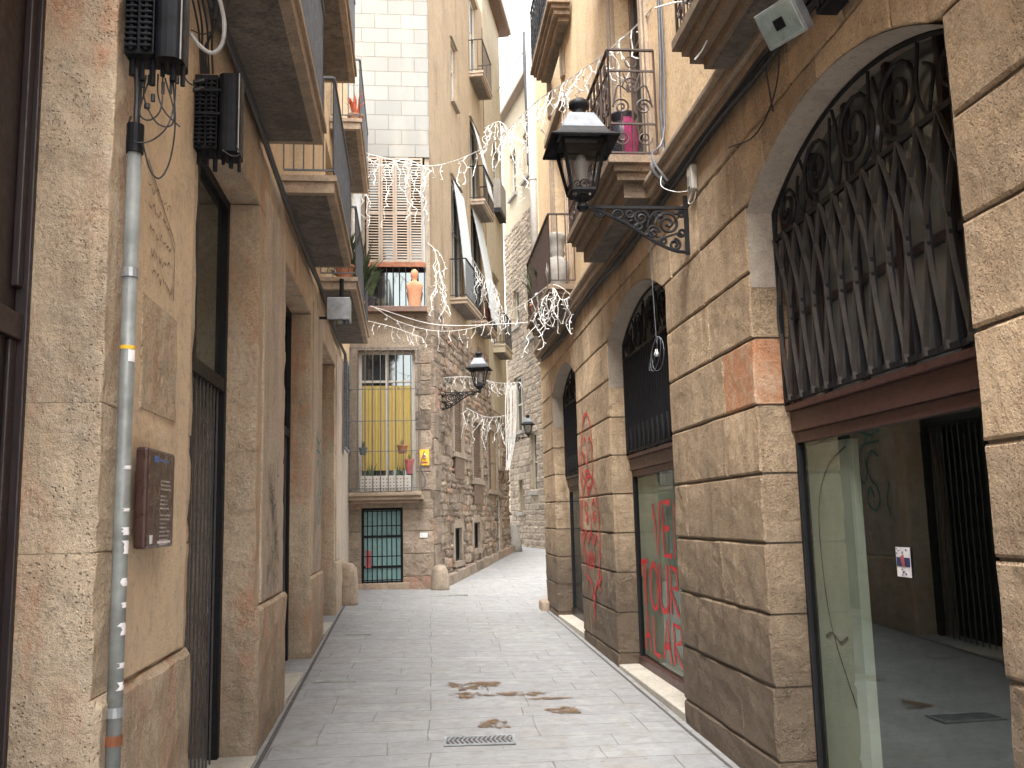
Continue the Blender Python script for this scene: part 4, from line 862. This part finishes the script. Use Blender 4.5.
# shutters
for i in range(4):
    m = MB(); u = .34+.305*i; louvres(m, M, u, u+.30, 5.50, 7.86, .0 if i % 2 else .02, .06, .035, (.45,)); m.build('shutter', 'wood_shutter', MH)
MB().box(M, .30, 1.62, 4.38, 4.50, -.02, .22).build('window_sill', 'sill_brown', MH, bevel=.01)
MB().box(M, .32, 1.6, 5.40, 5.50, .0, .05).build('shutter_rail', 'rust', MH)
m = MB()
for i in range(10): u = .36+.135*i; m.tube([M(u, 4.5, .04), M(u, 5.42, .04)], .009, 5)
m.build('window_bars', 'black_iron', MH)
MB().quad(M(.3, 4.5, -.2), M(1.6, 4.5, -.2), M(1.6, 7.88, -.2), M(.3, 7.88, -.2)).build('pane', 'dark_glass', MH)
c = M(1.36, 4.5, .12)                       # terracotta torso on the sill
t = thing('bust', c, 'orange terracotta torso standing on the brown sill under the shutters', 'sculpture')
prof = [(.13, 0), (.135, .1), (.14, .22), (.165, .36), (.18, .46), (.15, .52), (.06, .56), (.05, .60), (.075, .65), (.085, .71), (.075, .77), (.03, .82), (0, .825)]
m = MB(); rings = []
for r, z in prof: rings.append([c+Vector((math.cos(a)*r, math.sin(a)*r*(.62 if z < .55 else .9), z)) for a in [2*PI*i/20 for i in range(20)]])
m.grid(rings, True); m.build('torso', 'terracotta', t, smooth=True)
pot(M(.42, 4.5, .10), .13, .2, 'pot_black', 'leafy pot plant at the left end of the brown sill', 70, .62, spread=.8)
m = MB(); P = []
for i in range(17):
    a = 2*PI*i/16; P.append([M(.12+.10*math.cos(a)*k, z, .15+.1*math.sin(a)*k) for z, k in ((5.6, .9), (6.2, 1.15), (7.0, 1.0), (7.5, .5))])
m.grid(P); tag(m.build('rolled_blind', 'blind_white', loc=M(.12, 6, .1), smooth=True), 'pale rolled blind hanging left of the wooden shutters', 'blind')

# ------------------------------------------------------------------ corner house, side
hs_ = [(1.95, 3.0, 1.55, 3.0), (4.3, 5.6, 1.0, 2.5), (1.85, 2.65, -.95, -.2), (4.2, 5.1, -.75, -.1), (2.3, 3.5, 5.2, 8.3), (4.9, 6.3, 5.2, 8.4), (2.5, 3.1, 10.4, 12.0), (5.0, 6.2, 8.6, 11.), (6.6, 8.2, .8, 2.5), (5.2, 6.3, 12.4, 15.)]
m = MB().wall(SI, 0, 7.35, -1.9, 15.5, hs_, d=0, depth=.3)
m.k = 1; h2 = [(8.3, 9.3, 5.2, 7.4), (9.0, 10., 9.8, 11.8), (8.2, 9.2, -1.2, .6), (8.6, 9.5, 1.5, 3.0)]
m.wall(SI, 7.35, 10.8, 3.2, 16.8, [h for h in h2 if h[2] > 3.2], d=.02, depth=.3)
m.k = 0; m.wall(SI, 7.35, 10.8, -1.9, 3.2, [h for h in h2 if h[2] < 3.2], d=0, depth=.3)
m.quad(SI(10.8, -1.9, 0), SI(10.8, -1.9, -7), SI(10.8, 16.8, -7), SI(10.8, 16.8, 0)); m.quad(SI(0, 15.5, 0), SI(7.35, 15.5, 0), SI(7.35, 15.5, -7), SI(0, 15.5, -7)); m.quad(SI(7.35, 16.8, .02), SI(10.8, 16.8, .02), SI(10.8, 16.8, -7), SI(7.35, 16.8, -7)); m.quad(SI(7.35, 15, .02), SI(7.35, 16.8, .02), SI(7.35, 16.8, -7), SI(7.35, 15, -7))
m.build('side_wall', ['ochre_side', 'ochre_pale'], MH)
m = MB(); m.box(SI, 7.3, 11.1, 16.75, 16.9, -.2, .42); m.k = 1; m.box(SI, 7.3, 11.1, 16.7, 16.75, -.2, .34)
m.build('eave', ['wood_shutter', 'sill_brown'], MH)
def rubble(fr, u0, u1, ztop, zbot, holes, rnd, mat, name, parent, hh=(.12, .25), ww=(.14, .45), dd=.075):
    m = MB(); z = zbot
    while z < ztop(u0):
        h = random.uniform(*hh); u = u0-random.uniform(0, .2)
        while u < u1:
            w_ = random.uniform(*ww); e = min(u+w_, u1); uu = max(u, u0)
            if e-uu > .06 and (z+h/2) < ztop((uu+e)/2):
                segs = [(uu, e)]
                for a, b, c_, d_ in holes:
                    if z+h*.5 > c_-.04 and z+h*.5 < d_+.04:
                        ns = []
                        for s0, s1 in segs:
                            if s1 <= a or s0 >= b: ns.append((s0, s1))
                            else:
                                if s0 < a-.05: ns.append((s0, a))
                                if s1 > b+.05: ns.append((b, s1))
                        segs = ns
                for s0, s1 in segs: m.block(fr, s0+.012, s1-.012, z+.011, z+h-.011, depth=.1, bev=.034, rough=.03, d=random.uniform(.015, dd), nu=3, nv=2, jit=.028)
            u = e+1e-4
        z += h
    return m.build(name, mat, parent)
rubble(SI, .0, 10.8, lambda u: 4.6+.4*noise.noise(Vector((u*.9, 0, 0))) if u < 7.5 else 3.1, -1.7, hs_+h2, 0, 'rubble', 'rubble_facing', MH)
m = MB()
for z in [-1.6+.55*i for i in range(12)]: m.block(SI, -.02, .55 if int(z*2) % 2 else .38, z, z+.54, depth=.12, bev=.02, rough=.012, d=.06)
m.build('quoin', 'rubble', MH)
for a, b, c_, d_ in hs_[:4]+[hs_[8]]:
    m = MB(); m.box(SI, a-.12, a-.002, c_, d_+.1, -.05, .075); m.box(SI, b+.002, b+.12, c_, d_+.1, -.05, .075); m.box(SI, a-.002, b+.002, d_+.002, d_+.2, -.05, .073)
    m.box(SI, a-.1, b+.1, c_-.12, c_-.002, -.05, .12)
    for x, y in ((a, a+.004), (b-.004, b)): m.box(SI, x, y, c_, d_, -.3, -.051)
    m.build('window_surround', 'render_front', MH, bevel=.008)
for a, b, c_, d_ in hs_[4:8]+hs_[9:]+h2: MB().box(SI, a-.08, b+.08, c_-.08, c_-.002, -.05, .10).build('window_sill', 'render_front', MH, bevel=.008); MB().box(SI, a-.1, b+.1, d_+.05, d_+.12, -.02, .06).build('window_hood', 'render_front', MH, bevel=.008)
for i, (a, b, c_, d_) in enumerate(hs_[:2]+[hs_[8]]):
    m = MB(); mz = c_+(d_-c_)*.45
    n = 22
    for k in range(n): z = c_+(d_-c_)*k/n; m.box(SI, a+.04, b-.04, z, z+(d_-c_)/n*.8, -.03, -.01)
    m.box(SI, a+.005, a+.05, c_, d_, -.05, .01).box(SI, b-.05, b-.005, c_, d_, -.05, .01).box(SI, a+.05, b-.05, mz, mz+.05, -.05, .005); m.build('shutter', 'brown_shutter', MH)
for a, b, c_, d_ in hs_[:2]: 
    m = MB(); m.box(SI, a, b, c_-.62, c_-.13, .05, .085); m.build('dark_patch', 'brown_shutter', MH)
for a, b, c_, d_ in hs_[2:4]: french_window(MH, SI, a+.005, b-.005, c_, d_, -.06, 'black_iron', 'black_plastic', 1, (), .04)
for a, b, c_, d_ in hs_[4:8]+hs_[9:]+h2: french_window(MH, SI, a, b, c_, d_, -.12, 'white_frame', 'dark_glass', 2, (.6,), .06)
balcony(MH, SI, 2.0, 4.0, 5.2, .42, .14, rmat='black_iron', sp=.12); balcony(MH, SI, 4.7, 6.6, 5.2, .42, .14, rmat='black_iron', sp=.12)
balcony(MH, SI, 4.8, 6.5, 8.6, .42, .14, rmat='black_iron', sp=.12); balcony(MH, SI, 5.0, 6.6, 12.4, .42, .14, rmat='iron_brown', sp=.12)
balcony(MH, SI, 8.1, 9.6, 5.2, .42, .25, rmat='black_iron', sp=.12, mat='ochre_pale')
m = MB().box(SI, 8.9, 10.1, 9.75, 10.7, 0, .24); m.build('balcony_box', 'sill_grey', MH, bevel=.01); m = MB().box(SI, 8.9, 10.1, 9.6, 9.75, 0, .23); m.build('balcony_bracket', 'black_iron', MH)
def blind(u0, u1, zt, zb, dt, db, label):
    m = MB(); n = 30; P = []
    for i in range(n+1):
        k = i/n; z = zt+(zb-zt)*k; d = dt+(db-dt)*k+.03*math.sin(k*PI)+.006*(i % 2); P.append([SI(u0, z, d), SI(u1, z, d)])
    m.grid(P); m.grid([[q+SI.n*.012 for q in r] for r in P]); tag(m.build('roll_blind', 'blind_white', loc=SI((u0+u1)/2, zt, dt)), label, 'blind', 'white roll blinds hung over the side balconies')
blind(2.4, 3.75, 8.25, 5.25, .03, .30, 'nearer long white roll blind hung over a side balcony')
blind(4.9, 6.4, 8.4, 5.3, .03, .50, 'farther long white roll blind hung over a side balcony')
blind(5.1, 6.1, 11.0, 8.9, .03, .45, 'highest white roll blind on the ochre side wall')
# rounded stone guards at corners and the base kerb
t = MB().lathe(SI(-.02, gz(.3, 19.3)-.05, .12)+M.n*.06, [(.20, 0), (.195, .1), (.165, .42), (.13, .5), (.07, .54), (0, .55)], 16); tag(t.build('guard_stone', 'render_front', loc=SI(0, -1.4, .1), smooth=True), 'squat worn guard stone at the foot of the rubble corner', 'guard stone')
t = MB().lathe(L(16.45, gz(-1.3, 16.5)-.05, .10), [(.2, 0), (.2, .1), (.19, .5), (.17, .66), (.1, .74), (0, .76)], 16); tag(t.build('guard_stone', 'slab_stone', loc=L(16.45, -1.4, .1), smooth=True), 'rounded tan guard stone at the end of the left piers', 'guard stone')
t = MB().lathe(SI(10.9, gz(3, 30)-.05, .1), [(.3, 0), (.26, .3), (.16, .75), (.1, .9), (0, .95)], 12); tag(t.build('guard_stone', 'concrete_grey', loc=SI(10.9, -1.1, .1), smooth=True), 'grey guard stone at the far end of the rubble side wall', 'guard stone')
m = MB()
for i in range(9): m.block(SI, .45+1.15*i, .45+1.15*(i+1)-.02, -1.8, lerp(i, [(0, -1.15), (9, -.82)]), depth=.1, bev=.03, rough=.02, d=.19)
m.build('plinth', 'rubble', MH)

# ------------------------------------------------------------------ far brick house and the ones closing the view
TB = thing('brick_building', (4.2, 33, -1.1), 'pale rubble and stucco house closing the bend of the alley', 'building')
ht = [(2.4, 3.7, 3.2, 5.3), (2.6, 3.5, 7.2, 8.7), (2.6, 3.5, 12.4, 14.2), (.6, 1.5, 6.4, 8.4), (.6, 1.5, 12.4, 14.2), (.8, 1.6, .9, 3.), (2.6, 3.3, .2, 1.4)]
m = MB().wall(T, -9, 4.6, -1.9, 16, ht, d=0, depth=.3); m.quad(T(4.6, -1.9, 0), T(4.6, -1.9, -6), T(4.6, 16, -6), T(4.6, 16, 0)); m.quad(T(-9, 16, 0), T(4.6, 16, 0), T(4.6, 16, -6), T(-9, 16, -6)); m.build('wall', 'ochre_pale', TB)
MB().box(T, -9, 4.8, 16, 16.12, -6, .3).build('eave', 'wood_shutter', TB)
rubble(T, -1.2, 4.6, lambda u: 11.2, -1.4, ht, 0, 'rubble_pale', 'rubble_facing', TB, (.16, .26), (.3, .6), .04)
for a, b, c_, d_ in ht: french_window(TB, T, a, b, c_, d_, -.18, 'white_frame', 'dark_glass', 2, (.5,), .06)
for a, b, c_, d_ in ht: MB().box(T, a-.1, b+.1, c_-.12, c_-.002, -.05, .12).build('window_sill', 'concrete_grey', TB)
def backhouse(x0, x1, y, z1, mat, label, wins):
    t = thing('apartment_building', ((x0+x1)/2, y, -1), label, 'building'); f = Fr(x0, y, 90, 1); w_ = x1-x0
    m = MB().wall(f, 0, w_, -1.9, z1, wins, depth=.25); m.quad(f(0, -1.9, 0), f(0, -1.9, -6), f(0, z1, -6), f(0, z1, 0)); m.quad(f(w_, -1.9, 0), f(w_, -1.9, -6), f(w_, z1, -6), f(w_, z1, 0)); m.quad(f(0, z1, 0), f(w_, z1, 0), f(w_, z1, -6), f(0, z1, -6)); m.build('wall', mat, t)
    for a, b, c_, d_ in wins: french_window(t, f, a, b, c_, d_, -.18, 'white_frame')
    MB().box(f, -.2, w_+.2, z1, z1+.12, -6, .3).build('eave', 'wood_shutter', t)
    return t
backhouse(2.5, 9.5, 44, 9, 'render_front', 'low tan house glimpsed through the far gap', [(.9, 1.7, .8, 2.6), (.9, 1.7, 4, 6), (3, 4, .8, 2.6)])

# ------------------------------------------------------------------ things on the balconies of the right-hand house
c = R(7.98, 3.15, .22); t = thing('black_urn', c, 'black urn draped with magenta cloth on the scrolled balcony', 'urn')
MB().lathe(c, [(.1, 0), (.13, .05), (.145, .2), (.13, .38), (.09, .46), (.13, .5), (.12, .52), (0, .52)], 16).build('urn', 'pot_black', t, smooth=True)
m = MB(); P = []
for i in range(13): a = PI*1.42+i*.075; P.append([c+Vector((math.cos(a)*r*(1+.06*math.sin(i*2.5)), math.sin(a)*r*(1+.06*math.sin(i*2.5)), z)) for r, z in ((.15, .02), (.165, .2), (.15, .38), (.11, .46))])
m.grid(P); m.build('drape', 'magenta_cloth', t, smooth=True)
c = R(12.45, 3.14, .2); t = thing('stone_urn', c, 'mossy stone urn stack at the near end of the second right balcony', 'urn')
MB().lathe(c, [(.12, 0), (.13, .04), (.15, .12), (.17, .25), (.15, .38), (.11, .44), (.09, .46), (.12, .5), (.1, .56), (.12, .68), (.14, .74), (.1, .8), (0, .82)], 14).build('urn', 'concrete_grey', t, smooth=True)
pot(R(13.6, 3.14, .25), .12, .22, 'mint_paint', 'mint coloured pot on the second right balcony', 40, .45)
pot(R(14.3, 3.14, .25), .12, .22, 'terracotta', 'terracotta pot with dark leaves on the second right balcony', 60, .6)
pot(L(14.4, 6.3, .36), .12, .22, 'terracotta', 'pot of orange flowers on the upper left balcony', 40, .35, 'orange_flower')
pot(L(12.75, 3.3, .3), .13, .25, 'terracotta', 'leafy pot on the third left balcony', 60, .5)
pot(L(14.9, 3.3, .34), .13, .25, 'terracotta', 'tall spiky plant at the far end of the third left balcony', 90, .95)
pot(SI(5.8, 5.2, .28), .15, .25, 'terracotta', 'reddish potted plant behind the farther side balcony rail', 50, .4, 'orange_flower')

# ------------------------------------------------------------------ icicle light strings
def icicle(m, P, spacing, lo, hi, r=.005):
    P = spline(P, 10); m.tube(P, r*1.15, 5); acc = 0
    for a, b in zip(P, P[1:]):
        acc += (b-a).length
        if acc > spacing*random.uniform(.6, 1.4):
            acc = 0; drop(m, b, random.uniform(lo, hi), r)
def drop(m, p, ln, r=.005):
    Q = [Vector(p)]; k = max(2, int(ln/.09)); dr = Vector((random.uniform(-.3, .3), random.uniform(-.3, .3), 0))
    for i in range(k):
        q = Q[-1]+Vector((random.uniform(-.06, .06)+dr.x*.08, random.uniform(-.06, .06)+dr.y*.08, -ln/k*random.uniform(.5, 1.3))); Q.append(q)
        if random.random() < .8:
            e = q+Vector((random.uniform(-1, 1)*.05, random.uniform(-1, 1)*.05, random.uniform(-.05, .02))); m.tube([q, e], [r*.8, r*1.25], 5)
    m.tube(spline(Q, 3), r, 5)
LG = 'white icicle light strings across the alley'
def lights(pts, spacing, lo, hi, label, r=.0045):
    m = MB(); icicle(m, pts, spacing, lo, hi, r); tag(m.build('string_lights', 'white_plastic', loc=pts[0]), label, 'string lights', LG)
lights([at(352, 148, 16.8), at(380, 157, 16), at(432, 166, 15), at(480, 150, 14), at(508, 130, 13)], .2, .15, .6, 'icicle lights strung from the wooden shutters across the alley', .007)
lights([at(508, 130, 13), at(535, 103, 11.5), at(565, 82, 10), at(600, 57, 9), at(635, 27, 8.2), at(665, -8, 7.5)], .09, .15, .55, 'icicle lights draped past the large lantern to the scrolled balcony', .0065)
lights([at(372, 306, 16.5), at(400, 322, 16.6), at(438, 331, 16.8), at(480, 326, 15.6), at(525, 303, 14), at(552, 285, 12.2), at(574, 297, 12)], .22, .1, .45, 'icicle lights sagging from the third left balcony to the urn balcony', .005)
lights([at(436, 378, 20.2), at(470, 377, 22), at(500, 383, 24), at(520, 382, 26)], .13, .15, .5, 'upper swag of icicle lights behind the corner lantern', .0055)
lights([at(466, 408, 22), at(488, 417, 23), at(514, 414, 25)], .10, .3, .8, 'lower swag of icicle lights by the rubble side wall', .0055)
lights([at(532, 322, 12.9), at(545, 300, 12.5), at(553, 288, 12.1), at(562, 300, 12.), at(574, 294, 12.)], .05, .2, .6, 'thick cluster of icicle lights over the urn balcony edge', .005)
lights([at(484, 128, 22), at(500, 122, 19), at(515, 138, 18), at(532, 142, 17)], .4, .4, 1.7, 'long icicle lights hanging in the far gap', .0055)
lights([at(655, 8, 5.6), at(680, 2, 5.5), at(700, 6, 5.4), at(722, -2, 5.3)], .16, .12, .4, 'icicle lights dangling from the near right balcony', .0052)
lights([M(.0, 7.3, .2), M(.3, 7.75, .22), M(.7, 7.6, .24), M(1.2, 7.75, .22), M(1.75, 7.5, .2)], .13, .6, 2.4, 'curtain of icicle lights over the wooden shutters', .0055)
lights([M(-.1, 7.9, .35), M(.1, 7.6, .4), M(.25, 7.4, .4)], .04, .4, 1.8, 'bunched icicle lights round the pale rolled blind', .0055)
lights([M(1.65, 5.9, .15), M(1.8, 5.7, .2), M(1.95, 5.0, .2)], .1, .6, 1.8, 'icicle lights trailing down the corner beside the torso', .0055)
lights([M(-.05, 4.2, .3), M(.3, 4.15, .4), M(.9, 4.0, .4), M(1.5, 3.8, .3)], .09, .05, .35, 'icicle lights bunched above the caged window', .0055)
lights([SI(2.2, 6.2, .5), SI(3.2, 6.0, .6), SI(4.6, 6.2, .6), SI(6.4, 6.1, .5)], .12, .3, 1.3, 'icicle lights draped over the two side balconies', .0055)
m = MB()
for i in range(9): m.tube(spline([at(506+1.2*i, 385, 27.5), at(505+1.5*i+random.uniform(-1, 1), 410, 27.5), at(506+1.1*i, 440, 27.5), at(505+random.uniform(0, 6), 470, 27.5)], 5), .012, 5)
tag(m.build('string_lights', 'white_plastic', loc=at(508, 385, 27.5)), 'hank of white light wire hanging by the farthest lantern', 'string lights', LG)
m = MB().tube([at(497, 92, 30), at(526, 48, 17)], .012, 5); tag(m.build('overhead_cable', 'cable_grey', loc=at(497, 92, 30)), 'thin grey cable crossing the strip of sky', 'cable')
m = MB().tube(spline([at(430, 240, 19.4), at(400, 262, 19.2), at(452, 320, 20.), at(505, 330, 22), at(540, 330, 16)], 6), .006, 5); 
m = MB().tube(spline([at(370, 306, 16.4), at(440, 325, 19.), at(545, 322, 15)], 6), .008, 5); tag(m.build('overhead_cable', 'white_plastic', loc=at(440, 325, 19)), 'thin white cable stretched straight below the sagging icicle lights', 'cable')
